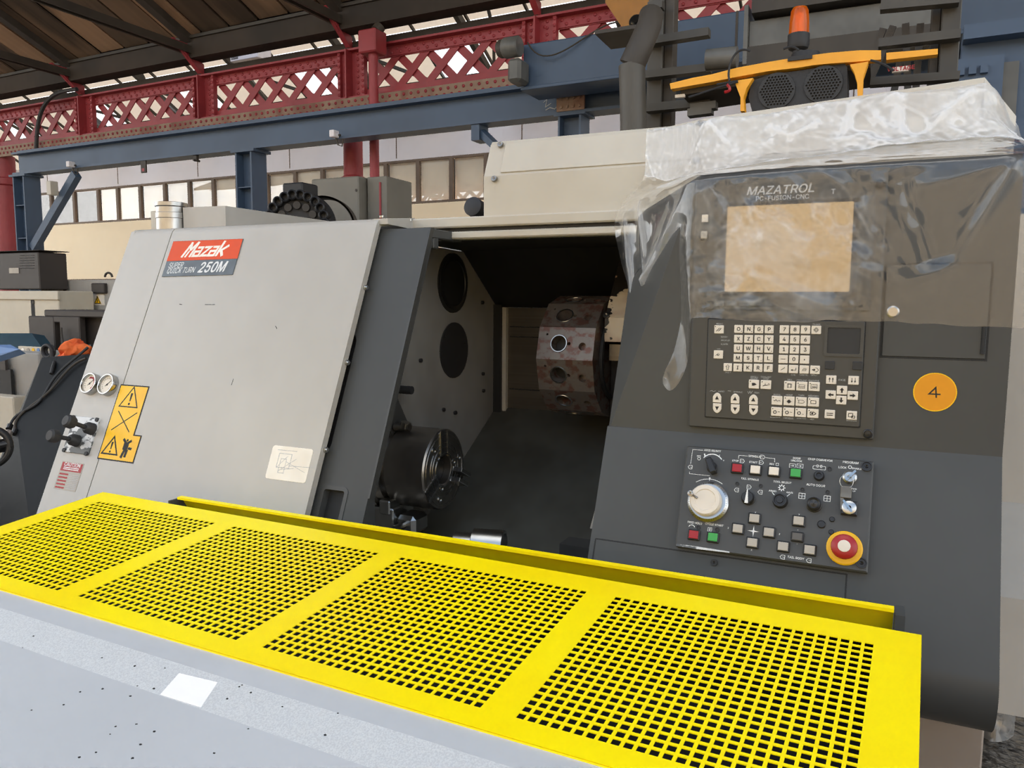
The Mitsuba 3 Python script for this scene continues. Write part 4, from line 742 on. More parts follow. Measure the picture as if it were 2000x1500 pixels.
# ------------------------------------------------------------------ clear plastic film over hood and console
scene['film_clear'] = {'type': 'thindielectric', 'int_ior': 1.37}
scene['film_haze_highlight'] = {'type': 'principledthin', 'base_color': {'type': 'rgb', 'value': [0.95, 0.96, 0.97]}, 'roughness': 0.25, 'diff_trans': 0.9, 'spec_trans': 0.0, 'eta': 1.5}  # white haze layer, also used to paint bright highlights on the creases
scene['film'] = {'type': 'blendbsdf', 'weight': proc(lambda p, n, uv: uv.x), 'bsdf_0': {'type': 'ref', 'id': 'film_clear'}, 'bsdf_1': {'type': 'ref', 'id': 'film_haze_highlight'}}
def film():
    yh, yt, yc = YH - .012, hy - .012, Y0 - .031
    # rows from the hood's top over its front, over the console's top edge, down to the hem; columns left to right; (px, py, y)
    rowsP = [
        [(1268, 252, hy + .25), (1340, 243, hy + .25), (1385, 236, hy + .25), (1520, 220, hy + .25), (1690, 196, hy + .25), (1840, 172, hy + .25), (1915, 160, hy + .25), (1990, 200, hy + .3)],
        [(1265, 255, yt), (1320, 248, yt), (1372, 238, yt), (1510, 221, yt), (1672, 193, yt), (1830, 176, yt), (1912, 165, yt), (1985, 245, hy + .15)],
        [(1262, 300, yh + .05), (1318, 300, yh + .05), (1368, 290, yh + .05), (1510, 270, yh + .05), (1680, 245, yh + .05), (1840, 225, yh + .05), (1915, 215, yh + .06), (1996, 275, YH + .12)],
        [(1258, 345, yh), (1300, 355, yh), (1362, 340, yh - .02), (1505, 318, yh - .03), (1690, 292, yh - .03), (1850, 275, yh - .03), (1950, 268, yh - .03), (2020, 290, YH)],
        [(1213, 408, 2.02), (1252, 382, 1.96), (1361, 343, Y0 + .03), (1502, 328, Y0 + .03), (1690, 313, Y0 + .03), (1860, 303, Y0 + .03), (1984, 298, Y0 + .03), (2060, 315, Y0 + .06)],
        [(1203, 432, 1.985), (1247, 396, 1.93), (1363, 357, yc), (1502, 343, yc), (1690, 329, yc), (1860, 320, yc + .01), (1987, 313, yc + .015), (2060, 340, Y0 + .03)],
        [(1212, 500, 1.95), (1262, 480, 1.87), (1358, 440, yc - .002), (1506, 430, yc - .002), (1694, 420, yc - .002), (1855, 415, yc + .004), (1980, 415, yc + .012), (2065, 420, Y0)],
        [(1228, 560, 1.90), (1290, 590, 1.80), (1353, 530, yc - .004), (1510, 530, yc - .004), (1698, 525, yc - .006), (1850, 525, yc - .0), (1975, 525, yc + .01), (2065, 530, Y0)],
        [(1233, 602, 1.87), (1309, 764, 1.742), (1352, 622, yc - .012), (1515, 627, yc - .006), (1700, 626, yc - .01), (1845, 636, yc - .006), (1970, 640, yc + .006), (2065, 642, Y0)]]
    G = np.array([[aty(*p) for p in r] for r in rowsP]); 
    for r_ in (1, 2, 3):
        for c_ in range(7):
            if r_ == 3 and c_ > 1: continue
            G[r_, c_] = at(rowsP[r_][c_][0], rowsP[r_][c_][1], FH.z, FH.z @ FH.o + (.006 if r_ == 1 else .012))
    G[0] = G[1] + np.array((0, .2, .004))
    G = np.concatenate([G[:, :1], (G[:, :1] + G[:, 1:2]) / 2, G[:, 1:2], (G[:, 1:2] + G[:, 2:3]) / 2, G[:, 2:]], 1)
    G[-1, 1], G[-1, 3] = aty(1266, 682, 1.80), aty(1346, 700, 1.728)
    G[-2, 1], G[-2, 3] = aty(1258, 585, 1.85), aty(1325, 570, 1.765)
    from scipy.interpolate import RegularGridInterpolator, PchipInterpolator
    nr, nc = G.shape[:2]
    # arc lengths give the fine grid even spacing
    cw = np.linalg.norm(np.diff(G, axis=1), axis=-1).mean(0); rw = np.linalg.norm(np.diff(G[:, 2:], axis=0), axis=-1).mean(1)
    cu, ru = np.r_[0, np.cumsum(cw)], np.r_[0, np.cumsum(rw)]
    N, Mm = 360, 420
    U = np.linspace(0, cu[-1], N); R_ = np.linspace(0, ru[-1], Mm)
    A = np.array([[PchipInterpolator(cu, G[r, :, k])(U) for k in range(3)] for r in range(nr)])          # nr,3,N
    Pq = np.array([PchipInterpolator(ru, A[:, k, :], axis=0)(R_) for k in range(3)]).transpose(1, 2, 0)  # Mm,N,3
    du, dv = np.gradient(Pq, axis=1), np.gradient(Pq, axis=0); nn = np.cross(dv, du); nn /= np.linalg.norm(nn, axis=-1, keepdims=True) + 1e-12
    nn *= np.sign(np.sum(nn * (EYE - Pq), -1, keepdims=True))
    uu, vv = np.meshgrid(U, R_)
    rg = np.random.default_rng(11); D = np.zeros_like(uu)
    wx = uu + .03 * (meshkit.fbm(np.stack([uu * 7, vv * 7, uu * 0], -1), 3, 3) - .5) * 2; wy = vv + .03 * (meshkit.fbm(np.stack([uu * 7, vv * 7, uu * 0 + 5], -1), 3, 5) - .5) * 2
    def folds(n, lam, amp):
        o = 0
        for _ in range(n):
            t = rg.random() * np.pi; l = lam * (.6 + .9 * rg.random()); ph = rg.random()
            q = (wx * np.cos(t) + wy * np.sin(t)) / l + ph; tri = np.abs(q - np.floor(q) - .5) * 2
            o = o + amp * l / lam * (tri ** 1.3 - .5) * (.35 + .9 * meshkit.noise(np.stack([uu * 5 + 9 * _, vv * 5, uu * 0 + _], -1), 8))
        return o
    big, fine = folds(5, .16, .0024), folds(7, .055, .0010)
    patch = meshkit.fbm(np.stack([uu * 6, vv * 6, uu * 0 + 2], -1), 2, 21)
    calm = np.clip((patch - .38) / .2, .12, 1)
    D = big * .8 + fine * calm
    lo_ = ru[5]; calmtop = np.exp(-((vv - ru[4]) / .02) ** 2)
    screen = np.exp(-(((Pq[..., 0] + .20) / .17) ** 4 + ((Pq[..., 2] - 1.60) / .14) ** 4)) * (vv > ru[5])
    hoodp = (vv < ru[3])
    right = np.clip((Pq[..., 0] + .03) / .04, 0, 1) * (vv > ru[4]); left = np.clip((-.37 - Pq[..., 0]) / .03, 0, 1) * (vv > ru[4])
    calm_all = .7 + 1.9 * hoodp + 2.2 * screen - .58 * right - .45 * left
    D *= calm_all
    sml = meshkit.fbm(np.stack([wx * 16, wy * 16, uu * 0], -1), 3, 15); D += (.0022 * (sml - .5)) * (.12 + screen + .1 * hoodp)
    # tension creases running between fixed points
    def crease(p0_, p1_, amp, w):
        a_, b_ = np.asarray(p0_), np.asarray(p1_); d = b_ - a_; L = np.linalg.norm(d); e = d / L
        q = Pq - a_; t = q @ e; dist = np.linalg.norm(q - np.clip(t, 0, L)[..., None] * e, axis=-1); env = np.clip(np.minimum(t, L - t) / (.12 * L) + .35, 0.0, 1)
        return amp * env * np.exp(-dist / w)
    V_ = lambda x, y: aty(x, y, Y0 - .015); Hh = lambda x, y: at(x, y, FH.z, FH.z @ FH.o + .008)
    for a_, b_, am, w in ((V_(1984, 316), V_(1852, 532), .016, .008), (V_(1852, 532), V_(1822, 636), .014, .007), (V_(1768, 335), V_(1752, 560), .010, .006), (aty(1365, 348, 1.74), aty(1238, 602, 1.86), .016, .008), (Hh(1262, 300), Hh(1300, 420), .008, .006), (aty(1225, 420, 1.96), aty(1235, 580, 1.88), .010, .006), (V_(1768, 335), V_(1830, 520), -.012, .02), (V_(1984, 316), V_(1775, 375), .008, .02), (V_(1380, 365), V_(1425, 450), .012, .015), (V_(1380, 362), V_(1700, 345), .007, .012),
                       (V_(1640, 420), V_(1650, 620), .014, .012), (V_(1700, 520), V_(1680, 620), .012, .012), (V_(1620, 480), V_(1640, 630), -.01, .015), (Hh(1752, 190), Hh(1768, 305), .022, .009), (Hh(1745, 195), Hh(1800, 262), -.02, .014), (Hh(1670, 196), Hh(1640, 290), .014, .007), (Hh(1690, 200), Hh(1760, 285), -.012, .014), (Hh(1768, 300), Hh(1905, 175), .018, .010), (Hh(1768, 300), Hh(1690, 200), .014, .007), (Hh(1768, 300), Hh(1640, 275), .010, .007), (Hh(1385, 240), Hh(1345, 330), .010, .006), (Hh(1545, 275), Hh(1600, 240), .010, .006), (Hh(1545, 275), Hh(1500, 250), .010, .006),
                       (Hh(1380, 240), Hh(1440, 300), .010, .014), (Hh(1500, 285), Hh(1560, 230), .008, .014), (aty(1252, 395, 1.92), aty(1300, 740, 1.76), .010, .012), (aty(1335, 400, 1.80), aty(1262, 560, 1.85), .018, .014), (V_(1320, 420), V_(1270, 560), -.01, .02)):
        D = D + crease(a_, b_, am, w)
    D = np.maximum(D, -.005) + .003
    lap = np.abs(np.gradient(np.gradient(D, axis=0), axis=0)) + np.abs(np.gradient(np.gradient(D, axis=1), axis=1))
    from scipy.ndimage import gaussian_filter
    lap = gaussian_filter(lap, 1.0); q_ = np.clip(lap / np.quantile(lap, .97), 0, 1) ** 1.4
    highlight_blot = np.clip((meshkit.fbm(np.stack([wx * 11, wy * 11, uu * 0 + 4], -1), 4, 31) - .5) / .12, 0, 1)
    HZ = .018 + .26 * hoodp + q_ * (.05 + .7 * hoodp + .2 * left + .40 * screen) + highlight_blot * (.12 * hoodp + .22 * screen)  # crease and patch weights paint reflected highlights into the film as white
    Pn = Pq + nn * D[..., None]
    Pn[-6:, :, 2] += (.006 * (meshkit.noise(np.stack([U * 22, U * 0, U * 0], -1), 4) - .5))[None]
    idx = np.arange(N * Mm).reshape(Mm, N); q = np.stack([idx[:-1, :-1], idx[:-1, 1:], idx[1:, 1:], idx[1:, :-1]], -1).reshape(-1, 4)
    return trimesh.Trimesh(Pn.reshape(-1, 3), np.vstack([q[:, [0, 1, 2]], q[:, [0, 2, 3]]]), process=False), np.c_[HZ.ravel(), HZ.ravel() * 0]
_m, _uv = film()
FL = obj('plastic_film', _m, 'film', None, True, uv=_uv)
tag(FL, 'crumpled clear plastic sheet draped over the hood and control display', 'plastic sheet')
# the foot's plastic wrapping
def bagw():
    h = np.linspace(0, 1, 14); t = np.linspace(0, 2 * np.pi, 40, endpoint=False); V = []
    for a in h:
        r = .075 * (1 - .35 * a) * (1 + .1 * np.sin(3 * t + 6 * a)); V.append(np.c_[FOOT[0] + r * np.cos(t), FOOT[1] + r * np.sin(t), np.full(40, .004 + .19 * a)])
    V = np.vstack(V); V[:, :2] += (meshkit.fbm(V * 28, 2, 3)[:, None] - .5) * .03
    f = []
    for k in range(13):
        for i in range(40):
            j = (i + 1) % 40; f += [(k * 40 + i, k * 40 + j, k * 40 + 40 + j), (k * 40 + i, k * 40 + 40 + j, k * 40 + 40 + i)]
    return trimesh.Trimesh(V, f, process=False)
_m = bagw(); k = obj('foot_wrapping', _m, 'film', None, True, uv=np.full((len(_m.vertices), 2), .12)); tag(k, 'clear plastic wrapped around the levelling foot at lower right', 'plastic wrapping')
# ------------------------------------------------------------------ the building
AB = math.radians(1.7); CA, SA = math.cos(AB), math.sin(AB)
BM = np.eye(4); BM[:3, :3] = np.array([[CA, SA, 0], [-SA, CA, 0], [0, 0, 1]])          # building u, v, z -> world
def b(m): return m.copy().apply_transform(BM)
def atv(px, py, v):
    p = at(px, py, (SA, CA, 0), v); return np.array([p[0] * CA - p[1] * SA, v, p[2]])
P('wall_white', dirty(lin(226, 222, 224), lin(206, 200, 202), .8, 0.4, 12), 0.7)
P('wall_sunlit_paint', dirty(lin(236, 217, 184), lin(224, 202, 168), .8, 0.4, 12), 0.7)  # lower wall: sunlit warmth painted in; upper wall keeps a painted shade tint
P('window_frame', dirty(lin(112, 94, 78), lin(80, 66, 54), 3, 0.6, 20), 0.6)
P('blind', dirty(lin(240, 230, 210), lin(226, 212, 190), 1.2, 0.5, 10), 0.8)
P('dark_room', lin(16, 16, 16), 0.8)
scene['pane_glass'] = {'type': 'thindielectric', 'int_ior': 1.9}
P('red_iron', dirty(lin(150, 54, 59), lin(112, 38, 43), 2.5, 0.55, 14), 0.5)
P('rust_plate', dirty(lin(140, 118, 100), lin(104, 62, 48), 5, 0.8, 20), 0.7)
P('blue_steel', dirty(lin(66, 84, 106), lin(54, 68, 86), 1.2, 0.6, 12), 0.5)
P('dark_iron', dirty(lin(64, 58, 50), lin(42, 38, 34), 3, 0.7, 15), 0.6)
for i_, (c1_, c2_) in enumerate((((158, 126, 98), (100, 80, 62)), ((120, 96, 74), (66, 54, 43)), ((92, 75, 59), (50, 42, 34)))):
    def _roof(p, n, uv, c1_=c1_, c2_=c2_):
        a = fbm(p.x * 1.1, p.y * .45, 3, 4); w = noise(p.x * 26, p.y * 1.2, 1)
        return mix(lin(*c1_), lin(*c2_), dr.clip(smoothstep(.4, .64, a) * .85 + .25 * w, 0, 1))
    P(f'roof_board_{i_}', proc(_roof), 0.8)
P('gutter_wood', dirty(lin(58, 48, 39), lin(38, 33, 28), 2, 0.8, 18), 0.8)
scene['roof_sheet'] = {'type': 'principledthin', 'base_color': {'type': 'rgb', 'value': lin(134, 132, 130)}, 'roughness': 0.8, 'diff_trans': 0.8, 'spec_trans': 0.0}
def _asph(p, n, uv):
    a = fbm(p.x * 9, p.y * 9, 0, 4); c_ = noise(p.x * 120, p.y * 120, 0); return mix(lin(96, 94, 90), lin(52, 51, 50), dr.clip(smoothstep(.35, .65, a) * .8 + .3 * c_, 0, 1))
def _asb(p, n, uv): return fbm(p.x * 30, p.y * 30, 0, 4) * 1.0
P('floor_stone', proc(_asph), 0.28, bump=(proc(_asb), 0.012))
struct('floor', bx(-45, 25, -14.2, 22, -.1, 0), 'floor_stone', None, 'dark wet stone floor')

VW = 13.7; zs, zh = 3.46, 4.36
mull = [atv(x, y, VW)[0] for x, y in ((98, 378), (143, 375), (190, 370), (228, 367), (272, 363), (320, 358), (368, 352), (415, 349), (462, 344), (520, 340), (575, 333), (628, 328), (680, 322), (752, 313), (815, 305), (880, 299), (948, 293))]
while mull[-1] < 4: mull.append(mull[-1] + .82)
while mull[0] > -27: mull.insert(0, mull[0] - .9)
U0, U1 = -32, 12
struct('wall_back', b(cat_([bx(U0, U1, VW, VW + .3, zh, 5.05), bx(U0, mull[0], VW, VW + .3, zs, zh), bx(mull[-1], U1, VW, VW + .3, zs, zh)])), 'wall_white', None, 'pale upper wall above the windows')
struct('wall_back_lower', b(bx(U0, U1, VW - .02, VW + .3, 0, zs)), 'wall_sunlit_paint', None, 'lower wall with warm sunlight painted into its colour')
struct('wall_inner', b(bx(U0, U1, VW + 1.2, VW + 1.3, 2.5, 5.2)), 'dark_room')
struct('trim_1', b(bx(U0, U1, VW - .08, VW, 1.93, 1.99)), 'window_frame')
for i, u in enumerate(np.arange(-30, 12, 2.9)): struct(f'trim_{i+2}', b(bx(u, u + .02, VW - .006, VW, zh + .05, 5.0)), 'window_frame')
for i in range(len(mull) - 1):
    a_, c_ = mull[i], mull[i + 1]; n_ = f'window_{i+1}'; w = .055
    k = struct(n_, b(cat_([bx(a_, a_ + w, VW - .015, VW + .045, zs, zh), bx(c_ - .03, c_, VW - .015, VW + .045, zs, zh), bx(a_, c_, VW - .015, VW + .045, zs, zs + .05), bx(a_, c_, VW - .015, VW + .045, zh - .045, zh)])), 'window_frame')
    obj('pane', b(bx(a_ + w, c_ - .03, VW + .03, VW + .034, zs + .05, zh - .045)), 'pane_glass', k)
    scene[k + '__pane'] = mikit.ply(b(trimesh.Trimesh([(a_ + w, VW + .03, zs + .05), (c_ - .03, VW + .03, zs + .05), (c_ - .03, VW + .03, zh - .045), (a_ + w, VW + .03, zh - .045)], [(0, 1, 2), (0, 2, 3)], process=False)), 'pane_glass')
    px = 1000
    if not (atv(95, 380, VW)[0] - 1.9 < a_ < atv(170, 380, VW)[0]):
        dp = .05 + .04 * rng.random(); obj('blind', b(bx(a_ + w, c_ - .03, VW + dp, VW + dp + .01, zs + .05, zh)), 'blind', k)

# red lattice girder
GV = 8.3; st = [-6.5 + 2.63 * k for k in range(-4, 5)]
GR = thing('lattice_girder', 'long red riveted lattice girder along the far side of the shed', 'girder')
ga, gb = -17.5, 5.0
obj('top_chord', b(cat_([bx(ga, gb, GV - .12, GV + .12, 4.62, 4.645), bx(ga, gb, GV - .02, GV, 4.49, 4.62), bx(ga, gb, GV - .035, GV - .02, 4.50, 4.56)])), 'red_iron', GR)
obj('bottom_chord', b(cat_([bx(ga, gb, GV - .03, GV, 4.05, 4.14), bx(ga, gb, GV - .14, GV + .12, 4.03, 4.05)])), 'red_iron', GR)
obj('rivet_plate', b(bx(ga, gb, GV - .16, GV - .12, 3.86, 4.03)), 'rust_plate', GR, label='rusty plate with rows of rivets')
riv = []
base = lathe([(.02, 0), (.017, .010), (.0001, .014)], 7, (0, 0, 0), (0, -1, 0))
for u in np.arange(ga + .1, 1.5, .105):
    for z_ in (3.985, 3.915): riv.append(mv(base, u + (.05 if z_ < 3.95 else 0), GV - .16, z_))
k = obj('rivet', b(cat_(riv)), 'rust_plate', GR, True); labels[k] = {'kind': 'stuff', 'label': 'rows of rivet heads on the lower plate'}
scene[k]['bsdf'] = {'type': 'ref', 'id': 'red_iron'}
riv2 = []
for u in np.arange(ga + .1, 1.5, .13):
    for z_ in (4.535, 4.585): riv2.append(mv(base, u + (.06 if z_ < 4.56 else 0), GV - .036 if z_ < 4.56 else GV - .02, z_))
for u in st:
    for z_ in np.arange(4.1, 4.6, .07):
        for du in (-.12, .08, -.19, .19): riv2.append(mv(base, u + du, GV - .04 if abs(du) < .15 else GV - .09, z_))
k = obj('chord_rivet', b(cat_(riv2)), 'red_iron', GR, True); labels[k] = {'kind': 'stuff', 'label': 'rivet heads on the red chords and stiffeners'}
for i, u in enumerate(st):
    obj('stiffener', b(cat_([bx(u - .21, u + .21, GV - .04, GV - .02, 4.03, 4.63), bx(u - .03, u - .01, GV - .17, GV - .04, 4.03, 4.63), bx(u - .21, u - .17, GV - .09, GV - .04, 4.03, 4.63), bx(u + .17, u + .21, GV - .09, GV - .04, 4.03, 4.63)])), 'red_iron', GR)
    obj('gusset', b(prism_x([(GV - .08, 4.65), (GV - .06, 4.65), (GV - .06, 4.79), (7.965, 4.79), (7.965, 5.0), (7.74, 5.0)], u - .012, u + .012)), 'red_iron', GR)
    obj('gusset_flange', b(bar((u, GV - .13, 4.655), (u, GV - .58, 5.01), .075, .012)), 'red_iron', GR)
    if i < len(st) - 1:
        v0, v1 = u + .25, st[i + 1] - .25; n_ = 5; pit = (v1 - v0) / n_
        for j in range(-1, n_ + 1):
            for s_ in (1, -1):
                x0 = v0 + j * pit + (.0 if s_ > 0 else .40); x1 = x0 + s_ * .42 * 1.0
                za, zb2 = 4.12, 4.52
                lo_c, hi_c = v0 - .04, v1 + .04
                t0, t1 = 0.0, 1.0
                for tt in ((lo_c - x0) / (x1 - x0), (hi_c - x0) / (x1 - x0)):
                    pass
                ts = sorted(((lo_c - x0) / (x1 - x0), (hi_c - x0) / (x1 - x0))); t0, t1 = max(0, ts[0]), min(1, ts[1])
                if t1 - t0 < .12: continue
                A = (x0 + (x1 - x0) * t0, GV + (.0 if s_ > 0 else .025), za + (zb2 - za) * t0); Bq = (x0 + (x1 - x0) * t1, A[1], za + (zb2 - za) * t1)
                obj('lattice_bar', b(bar(A, Bq, .014, .098, up=(-(Bq[2] - A[2]), 0, Bq[0] - A[0]))), 'red_iron', GR)
# columns
for (pl_, pr_), lab in (((675, 705), 'stout red column standing behind the grey cabinet'), ((-5, 19), 'red column at the left edge of the photo')):
    u0, u1 = atv(pl_, 320, GV)[0], atv(pr_, 320, GV)[0]
    k = thing('red_column', lab, 'column')
    obj('shaft', b(cyl(((u0 + u1) / 2, GV, 0), ((u0 + u1) / 2, GV, 3.9), (u1 - u0) / 2, 24)), 'red_iron', k, 30)
    obj('collar', b(lathe([((u1 - u0) * .5, 0), ((u1 - u0) * .62, .02), ((u1 - u0) * .62, .12), ((u1 - u0) * .5, .14)], 24, ((u0 + u1) / 2, GV, 2.95 if pl_ > 100 else 3.4), (0, 0, 1))), 'red_iron', k, 30)
k = thing('drain_pipe', 'thin red downpipe in front of the lattice girder', 'pipe')
u0 = atv(730, 200, GV - .3)[0]; zt_p = atv(730, 78, GV - .3)[2]
obj('pipe', b(cyl((u0, GV - .3, 0), (u0, GV - .3, zt_p - .05), .058, 20)), 'red_iron', k, 30)
obj('hopper', b(bx(u0 - .14, u0 + .12, GV - .42, GV - .18, zt_p - .17, zt_p + .10, .015)), 'red_iron', k)
obj('neck', b(cyl((u0 + .05, GV - .3, zt_p + .1), (u0 + .08, GV - .26, zt_p + .16), .07, 14)), 'dark_iron', k, 30)
u0 = atv(12, 300, GV - .5)[0]

# near roof: gutter, boards, rafters, ties
VG, ZG, SL = 8.1, 4.98, math.tan(math.radians(23))
struct('gutter_beam', b(cat_([bx(ga, gb, VG - .12, VG + .12, ZG - .17, ZG + .08), bx(ga, gb, VG - .02, VG + .2, ZG + .08, ZG + .3)])), 'gutter_wood', None, 'dark timber gutter beam under the roof edge')
struct('eaves_rail', b(bx(ga, gb, GV - .05, GV + .3, 4.655, 4.74)), 'gutter_wood', None, 'dark rail lying on the red girder')
struct('gutter_edge', b(bx(ga, gb, VG - .15, VG - .11, ZG + .08, ZG + .12)), 'dark_iron')
RY = 1.6
roof = key(None, 'ceiling'); labels[roof] = {'kind': 'structure', 'label': 'brown boarded underside of the pitched roof'}
bw = 2.63 / 5
nb = 0
for u in np.arange(-21.5, 6, bw):
    dz = .03 * rng.random(); t_ = .03
    A, Bq = np.array((u + .012, VG - .1, ZG + .13 + dz)), np.array((u + .012, RY, ZG + .13 + dz + SL * (VG - .1 - RY)))
    obj('roof_board', b(hull([A, A + (bw - .04, 0, 0), Bq, Bq + (bw - .04, 0, 0), A + (0, 0, t_), A + (bw - .04, 0, t_), Bq + (0, 0, t_), Bq + (bw - .04, 0, t_)])), f'roof_board_{nb % 3}', roof); nb += 1 + int(rng.random() * 2)
obj('roof_skin', b(hull([(-22, VG + .1, ZG + .16), (6.5, VG + .1, ZG + .16), (-22, RY, ZG + .16 + SL * (VG - RY)), (6.5, RY, ZG + .16 + SL * (VG - RY)), (-22, VG + .1, ZG + .24), (6.5, VG + .1, ZG + .24), (-22, RY, ZG + .24 + SL * (VG - RY)), (6.5, RY, ZG + .24 + SL * (VG - RY))])), 'gutter_wood', roof)
TN = 0
for u in st:
    
    if not -15 < u < -2: continue
    k = thing('roof_truss', ('first', 'second', 'third', 'fourth', 'fifth')[TN] + ' dark iron roof truss from the left of the photo, above the red girder', 'truss', 'roof trusses'); TN += 1
    A, Bq = np.array((u, VG - .1, ZG + .08)), np.array((u, RY, ZG + .08 + SL * (VG - .1 - RY)))
    obj('rafter', b(bar(A, Bq, .13, .10)), 'dark_iron', k)
    obj('tie', b(cat_([bar((u - .05, VG - .1, ZG - .06), (u - .05, RY, ZG - .02), .03, .10), bar((u + .05, VG - .1, ZG - .06), (u + .05, RY, ZG - .02), .03, .10)])), 'dark_iron', k)
    obj('strut', b(bar((u, VG - 2.2, ZG - .04), (u, VG - 2.9, ZG + .05 + SL * 2.8), .06, .06, up=(0, 1, 0))), 'dark_iron', k)
    obj('strut', b(bar((u, VG - 2.2, ZG - .04), (u, VG - 1.3, ZG + .05 + SL * 1.2), .05, .05, up=(0, 1, 0))), 'dark_iron', k)
# far roof with translucent sheets and open rooflights
FU0 = -30; sh = 1.1; fr = key(None, 'far_roof'); labels[fr] = {'kind': 'structure', 'label': 'pale translucent roof sheets beyond the girder'}
def fp(u, v): return np.array((u, v, 5.1 + .56 * (VW + .15 - v)))
def sheet(u0, u1, v0, v1): return trimesh.Trimesh([fp(u0, v0), fp(u1, v0), fp(u1, v1), fp(u0, v1)], [(0, 1, 2), (0, 2, 3)], process=False)
for i, u in enumerate(np.arange(FU0, 10, sh)):
    obj('roof_sheet', b(sheet(u, u + sh - .02, 8.6, 11.9)), 'roof_sheet', fr)
    if i % 3 == 2: continue
    obj('roof_sheet', b(sheet(u, u + sh - .02, 11.95, VW + .2)), 'roof_sheet', fr)
for i, u in enumerate(np.arange(FU0, 10, sh)): obj('glazing_bar', b(bar(fp(u - .01, 8.6) - (0, 0, .03), fp(u - .01, VW + .15) - (0, 0, .03), .035, .05)), 'dark_iron', fr)
for v in (9.6, 10.8, 11.92, 12.9): obj('purlin', b(bar(fp(FU0, v) - (0, 0, .06), fp(10, v) - (0, 0, .06), .07, .10)), 'dark_iron', fr)
for i, u in enumerate(np.arange(-28, 8, 2.63)):
    obj('far_rafter', b(bar(fp(u, 8.7) - (0, 0, .18), fp(u, VW) - (0, 0, .18), .09, .12)), 'dark_iron', fr)
    obj('far_brace', b(cat_([bar(fp(u, 12.9) - (0, 0, .2), fp(u + .9, 11.2) - (0, 0, .9), .05, .05), bar(fp(u + 1.7, 12.9) - (0, 0, .2), fp(u + .9, 11.2) - (0, 0, .9), .05, .05), bar(fp(u, 11.2) - (0, 0, .9), fp(u + 2.63, 11.2) - (0, 0, .9), .06, .06), bar(fp(u + .9, 11.2) - (0, 0, .9), fp(u + .9, 10.4) - (0, 0, .1), .04, .04)])), 'dark_iron', fr)
# strip lamp high up at left
p = atv(485, 107, 9.6); k = thing('roof_fan_unit', 'small white unit with slots hanging above the red girder', 'ventilation unit')
obj('casing', b(bx(p[0] - .3, p[0] + .3, 9.5, 9.8, p[2] - .1, p[2] + .12, .01)), 'wall_white', k)
for j in range(7): obj('slot', b(bx(p[0] - .27, p[0] - .12, 9.496, 9.502, p[2] - .07 + .02 * j, p[2] - .06 + .02 * j)), 'dark_room', k)

# blue runway beam on columns
BV = 7.6
def ibeam(u0, u1, z0, z1, v, w=.24, tf=.03): return b(cat_([bx(u0, u1, v - w / 2, v + w / 2, z1 - tf, z1), bx(u0, u1, v - w / 2, v + w / 2, z0, z0 + tf), bx(u0, u1, v - .01, v + .01, z0 + tf, z1 - tf)]))
RB = thing('runway_beam', 'long blue steel crane runway beam below the red girder', 'beam')
ub0 = atv(38, 320, BV)[0]
obj('i_section', ibeam(ub0, 6, 3.375, 3.71, BV), 'blue_steel', RB)
obj('rail', b(bx(ub0, 6, BV - .03, BV + .03, 3.71, 3.75)), 'blue_steel', RB)
u0, u1 = atv(1097, 200, BV)[0], atv(1150, 200, BV)[0]
obj('splice_plate', b(bx(u0, u1, BV - .13, BV - .10, 3.40, 3.64)), 'rust_plate', RB, label='rusty splice plate with bolts')
for i in range(3):
    for j in range(4): obj('splice_bolt', b(lathe([(.018, 0), (.018, .012), (.0001, .014)], 6, (u0 + .05 + (u1 - u0 - .1) * j / 3, BV - .13, 3.44 + .08 * i), (0, -1, 0))), 'rust_plate', RB)
wr = [(LineString([(0, 0), (.03, .05), (.05, -.02), (.09, .04)]).buffer(.004), 1058, 187), (LineString([(0, 0), (.04, .03), (.02, -.05), (.08, -.02)]).buffer(.004), 1062, 200), (LineString([(0, 0), (.05, .02), (.1, .0), (.14, .03)]).buffer(.004), 1066, 215)]
def bt(m, px, py, v): p = atv(px, py, v); M = np.eye(4); M[:3, :3] = np.array([[1, 0, 0], [0, 0, 1], [0, 1, 0]]).T; M[:3, :3] = np.array([[1, 0, 0], [0, 0, -1], [0, 1, 0]]); M[:3, 3] = p; return b(m.copy().apply_transform(M))
obj('chalk_writing', cat_([bt(ext(s, .002), x, y, BV - .012) for s, x, y in wr]), 'grey_print', RB)
for pl_, pr_, lab in ((25, 80, 'blue steel column at far left with diagonal brace'), (466, 517, 'blue steel column between the window rows')):
    u0, u1 = atv(pl_, 360, BV)[0], atv(pr_, 360, BV)[0]; k = thing('blue_column', lab, 'column')
    cx = (u0 + u1) / 2; w = .24
    obj('shaft', b(cat_([bx(cx - .14, cx - .115, BV - .13, BV + .13, 0, 3.34), bx(cx + .115, cx + .14, BV - .13, BV + .13, 0, 3.34), bx(cx - .115, cx + .115, BV - .01, BV + .01, 0, 3.34)])), 'blue_steel', k)
    obj('cap_plate', b(bx(cx - .2, cx + .2, BV - .15, BV + .15, 3.34, 3.372)), 'blue_steel', k)
    for z_ in (2.9, 2.4): obj('stiffener_plate', b(bx(cx - .115, cx + .115, BV - .12, BV - .01, z_, z_ + .012)), 'blue_steel', k)
    if pl_ < 100:
        e0, e1 = atv(150, 340, BV - .05), atv(66, 485, BV - .05); obj('brace', b(bar(e0, e1, .1, .12, up=(1, 0, 1))), 'blue_steel', k)
        q = atv(88, 366, BV - .3); obj('junction_box', b(bx(q[0] - .05, q[0] + .05, BV - .25, BV - .13, q[2] - .1, q[2] + .1, .005)), 'cream_paint', k)
u0, u1 = atv(1099, 240, BV)[0], atv(1143, 240, BV)[0]; k = thing('short_stanchion', 'short blue stanchion under the rusty splice plate', 'column')
